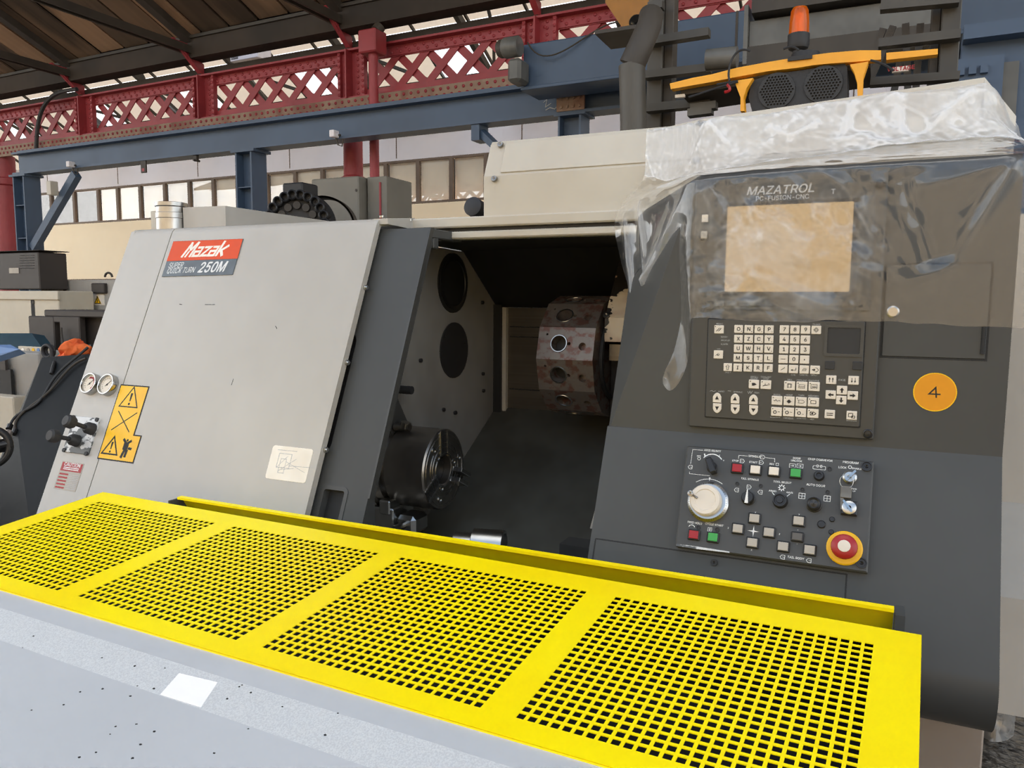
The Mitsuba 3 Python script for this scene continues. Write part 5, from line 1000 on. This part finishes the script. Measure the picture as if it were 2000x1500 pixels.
obj('shaft', b(cat_([bx(u0, u0 + .02, BV - .12, BV + .12, 0, 3.36), bx(u1 - .02, u1, BV - .12, BV + .12, 0, 3.36), bx(u0, u1, BV - .01, BV + .01, 0, 3.36)])), 'blue_steel', k)
obj('cap_plate', b(bx(u0 - .04, u1 + .05, BV - .14, BV + .14, 3.355, 3.374)), 'blue_steel', k)
k = thing('diagonal_bracket', 'blue bracket with a diagonal strut beside the cream hood', 'bracket')
p, q = atv(937, 255, BV), atv(985, 300, BV - .2)
obj('bracket_post', b(bx(p[0] - .05, p[0] + .05, BV - .1, BV + .1, p[2] - .12, 3.374)), 'blue_steel', k); obj('strut', b(bar(p, q + (.1, 0, -.1), .09, .07)), 'blue_steel', k)
for (px, py), lab in (((143, 322), 'small white lamp box on the blue beam near its left end'), ((657, 263), 'small white lamp box on the blue beam above the red column')):
    q = atv(px, py, BV - .13); k = thing('lamp_box', lab, 'lamp'); obj('box', b(bx(q[0] - .035, q[0] + .035, BV - .22, BV - .12, q[2] - .04, q[2] + .04, .006)), 'wall_white', k); obj('bracket', b(bx(q[0] - .06, q[0] + .06, BV - .14, BV - .12, q[2] - .02, q[2] + .0)), 'dark_iron', k); obj('cable_loop', b(tube([(q[0], BV - .14, q[2] - .04), (q[0] + .03, BV - .14, q[2] - .12), (q[0] + .08, BV - .13, q[2] - .14), (q[0] + .10, BV - .13, q[2] - .06)], .008, 6)), 'dark_iron', k)
q = atv(281, 326, BV - .1); k = thing('hanging_plate', 'small dark plate with a red mark hanging under the blue beam', 'sign'); obj('plate', b(bx(q[0] - .05, q[0] + .05, BV - .11, BV - .09, q[2] - .08, q[2] + .1)), 'dark_iron', k); obj('mark', b(bx(q[0] - .03, q[0] + .02, BV - .113, BV - .11, q[2] - .06, q[2] - .02)), 'red_iron', k)
q = atv(380, 310, BV - .1); k = thing('cable_clip', 'small dark clip under the blue beam', 'clip'); obj('clip', b(bx(q[0] - .03, q[0] + .03, BV - .1, BV - .05, 3.30, 3.376, .006)), 'dark_iron', k); obj('pin', b(cyl((q[0], BV - .12, 3.31), (q[0], BV - .02, 3.31), .014, 10)), 'dark_iron', k)
# crane bridge with travel motor
CV = 7.15
KB2 = thing('crane_bridge', 'blue crane end carriage with a geared motor, resting on the runway', 'crane')
u0 = atv(1032, 130, CV)[0]; za, zb3 = atv(1100, 170, CV)[2], atv(1100, 84, CV)[2]
obj('carriage', b(bx(u0, 5.5, CV - .12, CV + .25, za, zb3, .01)), 'blue_steel', KB2)
obj('carriage_flange', b(bx(u0, 5.5, CV - .17, CV + .25, za - .03, za, .004)), 'blue_steel', KB2)
for px in (1440, 1290): q = atv(px, 120, CV)[0]; obj('joint', b(bx(q, q + .02, CV - .126, CV, za, zb3)), 'dark_iron', KB2)
q = atv(1003, 105, CV - .1); P('motor_grey', dirty(lin(96, 95, 90), lin(70, 70, 66), 8, .6), .45)
obj('gear_motor', b(cat_([lathe([(.0001, -.10), (.085, -.10), (.095, -.08), (.095, .06), (.085, .07), (.0001, .07)], 24, (q[0] + .09, CV - .28, q[2]), (1, 0, 0)), bx(q[0] + .06, q[0] + .20, CV - .36, CV - .14, q[2] - .34, q[2] - .12, .03)])), 'motor_grey', KB2, 30)
obj('motor_cap', b(lathe([(.0001, -.16), (.07, -.16), (.085, -.13), (.085, -.10)], 24, (q[0] + .09, CV - .28, q[2]), (1, 0, 0))), 'dark_iron', KB2, 30)
obj('motor_cable', b(tube(spline([(q[0] + .2, CV - .2, q[2] + .05), (q[0] + .4, CV - .2, q[2] - .1), (q[0] + .7, CV - .15, q[2] + .0), (q[0] + 1.1, CV - .14, q[2] + .12)], 20), .007, 6)), 'dark_iron', KB2, 30)
k = thing('blue_end_frame', 'large blue crane end frame with an access panel at the right edge', 'crane frame')
V3 = 5.6; a3, c3 = atv(1872, 200, V3), atv(2080, 60, V3)
obj('plate', b(bx(a3[0], c3[0], V3, V3 + .2, 1.9, atv(1950, 55, V3)[2])), 'blue_steel', k); obj('flange', b(bx(a3[0], c3[0], V3 - .12, V3, atv(1950, 80, V3)[2], atv(1950, 52, V3)[2])), 'blue_steel', k)
q = atv(1912, 150, V3); obj('grid_panel', b(cat_([bx(q[0] - .16, q[0] + .12, V3 - .06, V3, q[2] - .22, q[2] + .1)] + [bx(q[0] - .12 + .06 * i, q[0] - .08 + .06 * i, V3 - .09, V3 - .05, q[2] - .16 + .08 * j, q[2] - .11 + .08 * j) for i in range(3) for j in range(3)])), 'blue_steel', k)
q = atv(1960, 165, V3); obj('access_plate', b(bx(q[0] - .06, q[0] + .07, V3 - .03, V3, q[2] - .2, q[2] + .12)), 'motor_grey', k)
# sunlit building across the yard, behind the photographer
k = thing('yard_building', 'cream building across the yard behind the photographer', 'building')
P('facade_cream', lin(158, 148, 128), .8); obj('facade', bx(-30, 20, -14.3, -14, 0, 6.5), 'facade_cream', k)
for u in np.arange(-24, 15, 3.2):
    for z_ in (4.4,): obj('window', bx(u, u + 1.5, -14.0, -13.97, z_, z_ + 1.2), 'dark_room', k)

k = thing('hanging_cable', 'black cable arching over the red girder at far left', 'cable')
obj('sheath', b(tube(spline([atv(x, y, GV - .25) for x, y in ((70, 305), (72, 265), (82, 215), (100, 190), (125, 178), (150, 174))], 30), .03, 8)), 'soft_black', k, 30); obj('clamp', b(bx(*[v for a_ in zip(atv(66, 300, GV - .25) , atv(75, 296, GV - .2)) for v in sorted(a_)])), 'dark_iron', k)
# ------------------------------------------------------------------ lift truck behind the lathe
P('lift_grey', dirty(lin(74, 70, 62), lin(46, 44, 40), 4, 0.7, 20), 0.5)
P('roof_yellow', dirty(lin(236, 166, 40), lin(214, 140, 30), 4, 0.4, 30), 0.45)
P('beacon_lens', lin(240, 116, 22), 0.2, spec=0.6)
P('amber_core', lin(250, 170, 60), 0.4)
YF = 4.0
def f(px, py, y=YF): return aty(px, py, y)
LT = thing('lift_truck', 'dark lift truck with yellow roof bar and amber beacon behind the lathe', 'lift truck')
def post(pxs, y0, y1, z0, z1, m_='lift_grey', nm='mast_post'):
    return obj(nm, bx(f(pxs[0], 120)[0], f(pxs[1], 120)[0], y0, y1, z0, z1, .004), m_, LT)
post((1264, 1293), YF, YF + .12, .1, 3.2); post((1293, 1311), YF + .03, YF + .12, .1, 3.2, 'dark_iron')
post((1834, 1872), YF, YF + .12, .1, 3.2); post((1815, 1834), YF + .05, YF + .15, .1, 3.2, 'dark_iron')
for (a_, c_, w) in (((1268, 88), (1389, 69), 13), ((1265, 152), (1392, 138), 13), ((1268, 216), (1392, 204), 14), ((1272, 20), (1300, 16), 12), ((1720, 20), (1872, 6), 14), ((1716, 92), (1874, 74), 13), ((1700, 166), (1872, 154), 12)):
    A, Bq = f(*a_), f(*c_); A[1] = Bq[1] = YF - .04; hgt = w / FOC * 4.3
    obj('cross_bar', bar(A, Bq, .06, hgt), 'lift_grey', LT)
for a_, c_ in (((1725, 40), (1690, 130)), ((1745, 35), (1700, 140)), ((1770, 30), (1775, 170)), ((1800, 30), (1790, 170)), ((1762, 90), (1745, 175))):
    A, Bq = f(*a_), f(*c_); A[1] = Bq[1] = YF + .12; obj('chain', bar(A, Bq, .03, .025, up=(0, 1, 0)), 'dark_iron', LT)
ex = [f(1237, 245, 3.7), f(1236, 190, 3.7), f(1234, 128, 3.7), f(1250, 92, 3.7), f(1268, 50, 3.75), f(1272, 30, 3.8)]
EX = thing('exhaust_pipe', 'thick black pipe with an elbow left of the lift truck mast', 'pipe'); pp = np.array(ex); pp = np.vstack([[pp[0][0], 3.7, 1.9], pp])
obj('pipe', tube(pp[:4], .062, 20), 'lift_grey', EX, 30); obj('pipe_end', tube(pp[3:], [.062, .06, .058, .058], 20), 'dark_iron', EX, 30)
# yellow roof bar
yb0 = 3.72
up_ = [(1308, 163), (1352, 152), (1390, 145), (1440, 132), (1500, 121), (1560, 111), (1620, 103), (1680, 98), (1721, 98)]
dn_ = [(1721, 116), (1690, 119), (1650, 122), (1620, 124), (1590, 127), (1560, 132), (1500, 139), (1440, 150), (1390, 160), (1310, 174)]
def pxz(pts, y): return [(f(*q, y)[0], f(*q, y)[2]) for q in pts]
obj('roof_bar', prism_y(pxz(up_ + dn_, yb0), yb0, yb0 + .05), 'roof_yellow', LT, label='curved yellow roof bar')
obj('roof_bar_end', prism_y(pxz([(1731, 103), (1832, 95), (1832, 106), (1731, 117)], yb0), yb0, yb0 + .05), 'roof_yellow', LT)
obj('roof_underside', prism_y(pxz([(1330, 172), (1440, 156), (1560, 140), (1700, 124), (1700, 132), (1440, 168), (1330, 186)], yb0 + .06), yb0 + .06, yb0 + .4), 'dark_iron', LT)
for pts in ([(1434, 158), (1471, 152), (1458, 172), (1452, 190), (1454, 217), (1446, 217), (1446, 190)], [(1660, 126), (1696, 120), (1686, 150), (1684, 200), (1675, 200), (1674, 160), (1668, 140)]):
    obj('roof_bracket', prism_y(pxz(pts, yb0 - .02), yb0 - .02, yb0 + .04), 'roof_yellow', LT)
# fan box
fb = [(1468, 158), (1500, 147), (1560, 138), (1650, 124), (1655, 132), (1655, 200), (1470, 222), (1462, 190)]
obj('fan_box', prism_y(pxz(fb, yb0 + .02), yb0 + .02, yb0 + .22), 'soft_black', LT, label='black box with two round fan grilles')
for px, py in ((1517, 178), (1608, 165)):
    q = f(px, py, yb0 + .02); gr_ = []
    ring = Point(0, 0).buffer(.078, quad_segs=12)
    holes = []
    for i in range(-8, 9):
        for j in range(-8, 9):
            x_, z_ = (i + .5 * (j % 2)) * .0135, j * .0117
            if x_ * x_ + z_ * z_ < .070 ** 2: holes.append(Point(x_, z_).buffer(.0050, quad_segs=2))
    g_ = ext(ring.difference(union_all(holes)), .006); M = np.eye(4); M[:3, :3] = np.array([[1, 0, 0], [0, 0, -1], [0, 1, 0]]); M[:3, 3] = (q[0], yb0 + .018, q[2])
    obj('fan_grille', g_.apply_transform(M), 'black_plastic', LT)
    obj('fan_disc', lathe([(.072, 0), (.0001, 0)], 24, (q[0], yb0 + .0195, q[2]), (0, -1, 0)), 'inner_black', LT)
# beacon
q = f(1561, 48, yb0 + .1); rb = (f(1581, 48, yb0 + .1)[0] - f(1541, 48, yb0 + .1)[0]) / 2; zb0 = f(1561, 68, yb0 + .1)[2]; zb1 = f(1561, 14, yb0 + .1)[2]
H_ = zb1 - zb0
o_ = (q[0], yb0 + .1, zb0)
obj('beacon_core', lathe([(.0001, .01), (rb * .45, .01), (rb * .4, H_ * .75), (.0001, H_ * .8)], 20, o_, (0, 0, 1)), 'amber_core', LT, 30)
obj('beacon_lens', lathe([(rb, .0), (rb * .98, H_ * .4), (rb * .86, H_ * .85), (rb * .7, H_ * .97), (.0001, H_)], 28, o_, (0, 0, 1)), 'beacon_glass', LT, 30, label='amber beacon lens')
scene['beacon_glass'] = {'type': 'blendbsdf', 'weight': .4, 'bsdf_0': {'type': 'thindielectric', 'specular_transmittance': {'type': 'rgb', 'value': [1.0, .52, .08]}}, 'bsdf_1': {'type': 'ref', 'id': 'beacon_lens'}}
obj('beacon_base', lathe([(.0001, -.10), (rb * .5, -.10), (rb * .55, -.07), (rb * .95, -.06), (rb * 1.08, -.045), (rb * 1.08, 0), (rb, .002)], 28, o_, (0, 0, 1)), 'soft_black', LT, 30)
obj('beacon_stem', cyl((o_[0], o_[1], zb0 - .22), (o_[0], o_[1], zb0 - .09), .022, 14), 'soft_black', LT, 30)
obj('beacon_mount', cat_([lathe([(.0001, 0), (.07, 0), (.06, .05), (.0001, .06)], 20, (o_[0] + .03, yb0 + .12, f(1575, 112, yb0)[2]), (0, 0, 1)), bx(o_[0] - .03, o_[0] + .07, yb0 - .01, yb0 + .02, f(1560, 118, yb0)[2], f(1560, 110, yb0)[2])]), 'soft_black', LT, 30)
for pts in ([(1400, 165), (1440, 160), (1400, 172), (1370, 182), (1345, 190)], [(1425, 158), (1428, 120), (1440, 102), (1465, 100)], [(1530, 96), (1548, 92), (1560, 98)], [(1700, 118), (1730, 128), (1745, 138)]):
    obj('wire', tube(spline([f(*q_, yb0 - .03) for q_ in pts], 16), .005, 6), 'soft_black', LT, 30)
obj('wire', tube(spline([f(*q_, yb0 - .03) for q_ in ((1420, 165), (1425, 176), (1415, 180))], 8), .007, 6), 'red_button', LT, 30)
def panel(x0, x1, y0_, y1_, yy, m_, nm, par=LT): A, Bq = f(x0, y1_, yy), f(x1, y0_, yy); return obj(nm, bx(A[0], Bq[0], yy, yy + .02, A[2], Bq[2]), m_, par)
S_ = panel(1742, 1776, 128, 141, yb0 - .02, 'paper', 'notice', LT); 
A = f(1759, 137.5, yb0 - .022); M = np.eye(4); M[:3, :3] = np.array([[1, 0, 0], [0, 0, -1], [0, 1, 0]]); M[:3, 3] = A
obj('notice_lettering', text('VOLTAGE', .016, .002).apply_transform(M), 'caution_red', LT)
panel(1318, 1337, 183, 191, yb0 + .05, 'paper', 'tag_plate')
for a_, c_ in (((1350, 212), (1400, 206)), ((1345, 222), (1392, 216))): A, Bq = f(*a_, 3.9), f(*c_, 3.9); obj('battery_block', bar(A, Bq, .06, .035), 'motor_grey', LT)
obj('lift_body', bx(f(1300, 240)[0], f(1860, 240)[0], YF + .15, YF + .9, .3, f(1500, 235)[2] - .02, .02), 'soft_black', LT)
A, Bq = f(1380, 118, 3.9), f(1440, 112, 3.9); obj('tank', cyl(A, Bq, .05, 18), 'motor_grey', LT, 30)
# grey beam behind the beacon
k = thing('grey_crane_beam', 'grey box beam passing behind the amber beacon', 'beam')
V4 = 6.2; a4, c4 = aty(1462, 75, V4), aty(1735, 30, V4); zz0 = aty(1600, 78, V4)[2]; zz1 = aty(1600, 22, V4)[2]
obj('box_section', bx(a4[0], c4[0] + .3, V4, V4 + .3, zz0, zz1, .006), 'motor_grey', k); obj('lower_flange', bx(a4[0], c4[0] + .3, V4 - .05, V4 + .3, zz0 - .14, zz0), 'dark_iron', k); obj('end_plate', bx(a4[0] - .03, a4[0], V4 - .05, V4 + .3, zz0 - .12, zz1 + .1), 'motor_grey', k); obj('top_rail', bx(a4[0] + .03, c4[0] + .3, V4 - .1, V4 + .1, zz1 + .02, zz1 + .12), 'dark_iron', k)
k = thing('yellow_hoist', 'dark yellow crane hoist at the top edge above the elbow pipe', 'hoist')
V5 = 6.0; A, Bq = aty(1182, -25, V5), aty(1262, 58, V5)
obj('drum_housing', prism_y([(A[0], A[2]), (aty(1182, 5, V5)[0], aty(1182, 5, V5)[2]), (aty(1222, 58, V5)[0], Bq[2]), (Bq[0] + .1, Bq[2] + .02), (Bq[0] + .1, A[2])], V5, V5 + .3), 'hoist_yellow', k)
P('hoist_yellow', dirty(lin(170, 112, 20), lin(120, 78, 20), 4, .6), .5)
obj('base_plate', bx(aty(1170, 65, V5)[0], Bq[0] + .1, V5 - .1, V5 + .3, aty(1215, 68, V5)[2], aty(1215, 61, V5)[2]), 'dark_iron', k)
q = aty(1240, 36, V5 - .05); obj('lamp_reflector', lathe([(.0001, 0), (.03, .0), (.055, -.05), (.05, -.05)], 18, q, (-.4, .6, .7)), 'chrome', k, 30)

# ------------------------------------------------------------------ machines behind the lathe
k = thing('tool_magazine', 'black round tool magazine rising behind the lathe left cover', 'tool magazine')
YM = 5.0; q = aty(592, 440, YM); RM = aty(592, 376, YM)[2] - q[2]
obj('disc', lathe([(.0001, -.12), (RM * .96, -.12), (RM, -.10), (RM, .05), (RM * .8, .08), (.0001, .08)], 56, q, unit((-.42, 1, 0))), 'soft_black', k, 30)
obj('stand', bx(q[0] - .25, q[0] + .25, YM + .1, YM + .5, 0, q[2], .01), 'soft_black', k)
obj('belt_guard', lathe([(RM * 1.04, -.02), (RM * 1.04, .10), (RM * .98, .12), (RM * .98, -.02)], 56, q + (.12, .1, -.03), unit((-.42, 1, 0))), 'dark_iron', k, 30)
ax_ = unit((-.42, 1, 0)); e1 = unit(np.cross(ax_, (0, 0, 1))); e2 = np.cross(e1, ax_)
for i in range(22):
    t = 2 * math.pi * i / 22; c_ = q + (e1 * math.cos(t) + (0, 0, 1) * np.array(math.sin(t))) * RM * .86 - ax_ * .12
    obj('tool_pot', lathe([(.040, .02), (.040, -.05), (.032, -.055), (.026, -.05), (.026, .0), (.0001, .0)], 16, c_, ax_), 'black_plastic', k, 30)
for i in range(12):
    t = 2 * math.pi * i / 12; c_ = q + (e1 * math.cos(t) + np.array((0, 0, 1)) * math.sin(t)) * RM * .55 - ax_ * .12
    obj('tool_pot', lathe([(.03, .0), (.03, -.03), (.0001, -.03)], 12, c_, ax_), 'dark_iron', k, 30)
A = aty(585, 375, YM); obj('magazine_motor', bx(A[0] - .09, A[0] + .11, YM - .1, YM + .1, A[2] - .06, aty(585, 360, YM)[2], .012), 'soft_black', k)
k = thing('grey_cabinet_box', 'grey electrical cabinet behind the lathe, in front of the red column', 'cabinet')
YK = 5.6; x0, x1, x2 = aty(608, 380, YK)[0], aty(700, 380, YK)[0], aty(735, 380, YK + .4)[0]; zt2 = aty(650, 347, YK)[2]
P('cabinet_olive', dirty(lin(112, 108, 98), lin(92, 88, 80), 3, .5), .5)
obj('body', bx(x0, x1, YK, YK + .5, 0, zt2, .01), 'cabinet_olive', k); obj('side_panel', bx(x1 + .02, x1 + .22, YK + .1, YK + .5, .1, zt2 + .0, .005), 'cabinet_olive', k); obj('red_strip', bx(x1 + .15, x1 + .165, YK + .09, YK + .1, .1, zt2 - .05), 'red_iron', k)
obj('door_bolt', lathe([(.012, 0), (.012, .006), (.0001, .006)], 10, (x1 - .02, YK, zt2 - .12), (0, -1, 0)), 'dark_iron', k)

def gbox(x0, x1, yt, yb_, y, d, m_, nm, par, bevel=.008):
    A, Bq = aty(x0, yb_, y), aty(x1, yt, y); return obj(nm, bx(A[0], Bq[0], y, y + d, A[2], Bq[2], bevel), m_, par)
P('bg_cream', dirty(lin(196, 186, 166), lin(178, 166, 146), 2, .5), .55); P('bg_grey', dirty(lin(158, 154, 146), lin(140, 134, 126), 2, .5), .55); P('bg_dark', dirty(lin(58, 52, 48), lin(44, 40, 38), 3, .5), .5); P('bg_teal', dirty(lin(30, 62, 74), lin(24, 48, 60), 3, .5), .5); P('bg_blue', lin(96, 126, 170), .5); P('chute_dark', dirty(lin(21, 24, 25), lin(16, 18, 19), 3, .6), .6, spec=.2)
P('rag_orange', dirty(lin(226, 112, 54), lin(190, 64, 34), 12, .7, 40), .9)
k = thing('cream_machine', 'cream machine enclosure standing far left behind the dark chute', 'machine')
y_ = 4.6; gbox(-60, 113, 568, 1100, y_, .35, 'bg_cream', 'body', k); A = aty(113, 585, y_)
gbox(-60, 112, 569, 584, y_ - .02, .02, 'bg_cream', 'top_band', k, .003); gbox(66, 66.7, 586, 690, y_ - .002, .01, 'seam', 'panel_gap', k, 0)
for px, py in ((66, 591), (69, 632)): q = aty(px, py, y_); obj('panel_screw', lathe([(.014, 0), (.014, .008), (.0001, .01)], 12, q, (0, -1, 0)), 'dark_iron', k)
k = thing('black_control_box', 'black louvred box standing on the cream machine at far left', 'control box')
q = aty(0, 566, y_ + .1); gbox(-40, 74, 492, 565, y_ + .1, .28, 'bg_dark', 'box', k); gbox(-40, 76, 488, 493, y_ + .09, .30, 'bg_dark', 'lid', k, .003)
for j in range(6): gbox(38, 66, 498 + 5 * j, 499.5 + 5 * j, y_ + .096, .01, 'seam', 'louvre', k, 0)
gbox(18, 36, 523, 534, y_ + .094, .01, 'alu_label', 'label_plate', k, 0)
k = thing('isolator_cabinet', 'grey cabinet with isolator switch and warning triangle beside the lathe', 'cabinet')
y2_ = 5.0; gbox(104, 300, 546, 1000, y2_, .8, 'bg_grey', 'body', k); gbox(126, 128, 546, 620, y2_ - .003, .01, 'seam', 'seam', k, 0)
gbox(178, 202, 553, 573, y2_ - .04, .05, 'bg_dark', 'isolator', k); gbox(179, 203, 575, 596, y2_ - .004, .01, 'paper', 'sign_back', k, 0)
q = aty(191, 586, y2_ - .006); M = np.eye(4); M[:3, :3] = np.array([[1, 0, 0], [0, 0, -1], [0, 1, 0]]); M[:3, 3] = q; s_ = .045
obj('warning_triangle', ext(Polygon([(-s_, -s_ * .75), (s_, -s_ * .75), (0, s_ * .9)]), .004).apply_transform(M), 'sign_yellow', k)
obj('flash', ext(union_all([stroke([(.004, .025), (-.008, .0), (.006, -.002), (-.002, -.025)], .006), outl(Polygon([(-s_, -s_ * .75), (s_, -s_ * .75), (0, s_ * .9)]).buffer(-.003), .005)]), .006).apply_transform(M), 'ink', k)
q = aty(212, 541, y2_ + .2); obj('lifting_eye', tube([q + (.05 * math.cos(t), 0, .04 * math.sin(t)) for t in np.linspace(0, math.pi, 12)], .01, 8), 'dark_iron', k, 30)
k = thing('dark_frame_table', 'black frame table holding cables behind the lathe left edge', 'table')
y3_ = 4.2; gbox(86, 260, 608, 618, y3_, .36, 'bg_dark', 'top', k); gbox(86, 104, 618, 1150, y3_, .06, 'bg_dark', 'leg', k); gbox(144, 154, 618, 1150, y3_, .06, 'bg_dark', 'leg', k); gbox(104, 144, 618, 630, y3_, .04, 'bg_dark', 'apron', k); gbox(154, 260, 618, 900, y3_ + .1, .05, 'bg_dark', 'panel', k)
k = thing('teal_bin', 'dark teal machine hood with a strip of pictograms at far left', 'machine hood')
y4_ = 3.9; A = [aty(-30, 651, y4_), aty(62, 651, y4_), aty(82, 679, y4_ - .15), aty(-30, 679, y4_ - .15)]
obj('hood', hull([*A, *(p + (0, .10, -.02) for p in A)]), 'bg_teal', k)
gbox(36, 80, 678, 690, y4_ - .16, .1, 'bg_cream', 'strip', k, .002)
for px, m_ in ((45, 'paper'), (55, 'alu_label'), (65, 'sign_yellow'), (75, 'bg_blue')): q = aty(px, 684, y4_ - .162); obj('pictogram', lathe([(.016, 0), (.016, .003), (.0001, .003)], 14, q, (0, -1, 0)), m_, k)
gbox(62, 78, 700, 720, y4_ - .1, .03, 'bg_blue', 'blue_plate', k, .002)
k = thing('blue_bin', 'light blue plastic tray at the left edge', 'tray')
y5_ = 3.3; A = [aty(-30, 674, y5_), aty(20, 673, y5_), aty(38, 682, y5_ - .1), aty(-10, 698, y5_ - .1), aty(-30, 698, y5_ - .1)]
obj('tray', hull([*A, *(p + (0, .04, -.03) for p in A)]), 'bg_blue', k)
k = thing('grey_stand', 'grey sheet metal stand below the light blue tray', 'stand')
gbox(10, 75, 690, 1000, 3.6, .3, 'bg_grey', 'panel', k); gbox(-30, 9, 695, 720, 3.55, .02, 'bg_dark', 'upper_opening', k, 0); gbox(-30, 20, 722, 780, 3.56, .02, 'inner_black', 'opening', k, 0); gbox(-40, 25, 776, 1100, 3.3, .1, 'bg_cream', 'lower_panel', k)
k = thing('dark_chute', 'large dark sloping sheet metal chute left of the lathe', 'chute')
pts = [aty(82, 698, 3.1), aty(196, 690, 3.1), aty(60, 1040, 2.35), aty(-60, 1040, 2.45), aty(32, 830, 2.75)]
pts_c = pts; CN = unit(np.cross(pts[1] - pts[0], pts[2] - pts[0])); CN = CN * np.sign((EYE - pts[0]) @ CN)
obj('chute_sheet', hull([*pts, *(p + (.0, .1, -.06) for p in pts)]), 'chute_dark', k)
obj('chute_side', hull([aty(150, 700, 3.15), aty(230, 700, 3.15), aty(120, 1040, 2.4), aty(20, 1040, 2.4), aty(230, 760, 3.3), aty(120, 1040, 3.0)]), 'inner_black', k)
k = thing('orange_rag', 'crumpled orange rag lying among cables behind the lathe', 'rag')
def rag():
    c_ = aty(145, 690, 3.25); m = trimesh.creation.icosphere(4); v = m.vertices.copy(); d = meshkit.fbm(v * 1.5 + 3, 3, 9)[:, None]; rg_ = np.abs(meshkit.noise(v * 2.6 + 7, 2) - .5)[:, None]
    v = v * (.55 + .9 * d - .55 * rg_) * (.12, .09, .085); v[:, 2] += .28 * v[:, 0] - .9 * np.abs(v[:, 0]) ** 1.5 * (v[:, 0] < 0); return trimesh.Trimesh(v + c_, m.faces, process=False)
obj('cloth', rag(), 'rag_orange', k, True)
q = aty(122, 706, 3.18); obj('loose_end', spline_m if False else tube([q + (.06, 0, .04), q + (.0, 0, .0), q + (-.02, -.02, -.03)], [.03, .035, .012], 8), 'rag_orange', k, 40)
for pts, lab in (([(172, 678), (140, 705), (105, 740), (70, 790), (35, 810), (20, 830)], 'black cable running from the orange rag down the chute'), ([(168, 700), (130, 725), (90, 770), (40, 810), (30, 840)], 'grey cable hanging beside the black cable on the chute'), ([(120, 640), (122, 662), (130, 680), (150, 682), (175, 676)], 'thin cable looped over the dark frame table')):
    k = thing('cable', lab, 'cable'); obj('sheath', tube(spline([at(*p, CN, CN @ pts_c[0] + .02) if lab[:4] != 'thin' else aty(*p, 4.17) for p in pts], 40), .0075 if lab[:4] != 'thin' else .007, 8), 'soft_black' if lab[:5] == 'black' else 'dark_iron', k, 30); obj('plug', cyl(*( [at(*pts[-1], CN, CN @ pts_c[0] + .02), at(pts[-1][0] - 3, pts[-1][1] + 8, CN, CN @ pts_c[0] + .02)] if lab[:4] != 'thin' else [aty(*pts[-1], 4.17), aty(pts[-1][0] + 6, pts[-1][1], 4.17)]), .016, 10), 'black_plastic', k, 30)
k = thing('coiled_hose', 'small coiled black hose hanging beside the orange rag', 'hose'); q = aty(92, 686, 3.3)
for j in range(2): obj('coil', tube([q + ((.045 - .004 * j) * math.cos(t), .02 * j, (.04 - .004 * j) * math.sin(t)) for t in np.linspace(0, 2 * math.pi, 30)], .011, 8), 'soft_black', k, 30)
obj('tail', tube(spline([q + (.045, 0, 0), q + (.06, -.01, -.06), at(105, 712, CN, CN @ pts_c[0] + .012), at(100, 730, CN, CN @ pts_c[0] + .012)], 20), .011, 8), 'soft_black', k, 30)
# handwheel of the foreground machine at the left edge
k = thing('black_handwheel', 'black handwheel cut by the left edge of the photo', 'handwheel')
q = aty(-18, 874, 1.75); e1, e2 = np.array((.75, .66, 0)), np.array((0, .1, 1.0)); Rw = .062; Rz = .066
obj('rim', tube([q + e1 * Rw * math.cos(t) + e2 * Rz * math.sin(t) for t in np.linspace(0, 2 * math.pi, 60)], .013, 12), 'black_plastic', k, 30)
for t in (0.2, 2.3, 4.4): obj('spoke', tube([q, q + e1 * Rw * math.cos(t) + e2 * Rz * math.sin(t)], [.014, .012], 10), 'black_plastic', k, 30)
obj('hub', cyl(q - (0, .02, 0), q + (0, .05, 0), .025, 18), 'black_plastic', k, 30); obj('shaft', cyl(q + (0, .05, 0), q + (-.25, .22, 0), .016, 14), 'steel', k, 30)
k = thing('wheel_pedestal', 'pale machine column behind the black handwheel', 'machine column'); A = aty(-260, 900, 2.1); obj('column', bx(A[0] - .7, A[0] - .0, 2.05, 2.4, 0, A[2] + .0, .02), 'white_paint', k); obj('boss', cyl((A[0] - .3, 2.0, A[2]), (A[0] - .3, 2.06, A[2]), .06, 20), 'steel', k, 30)
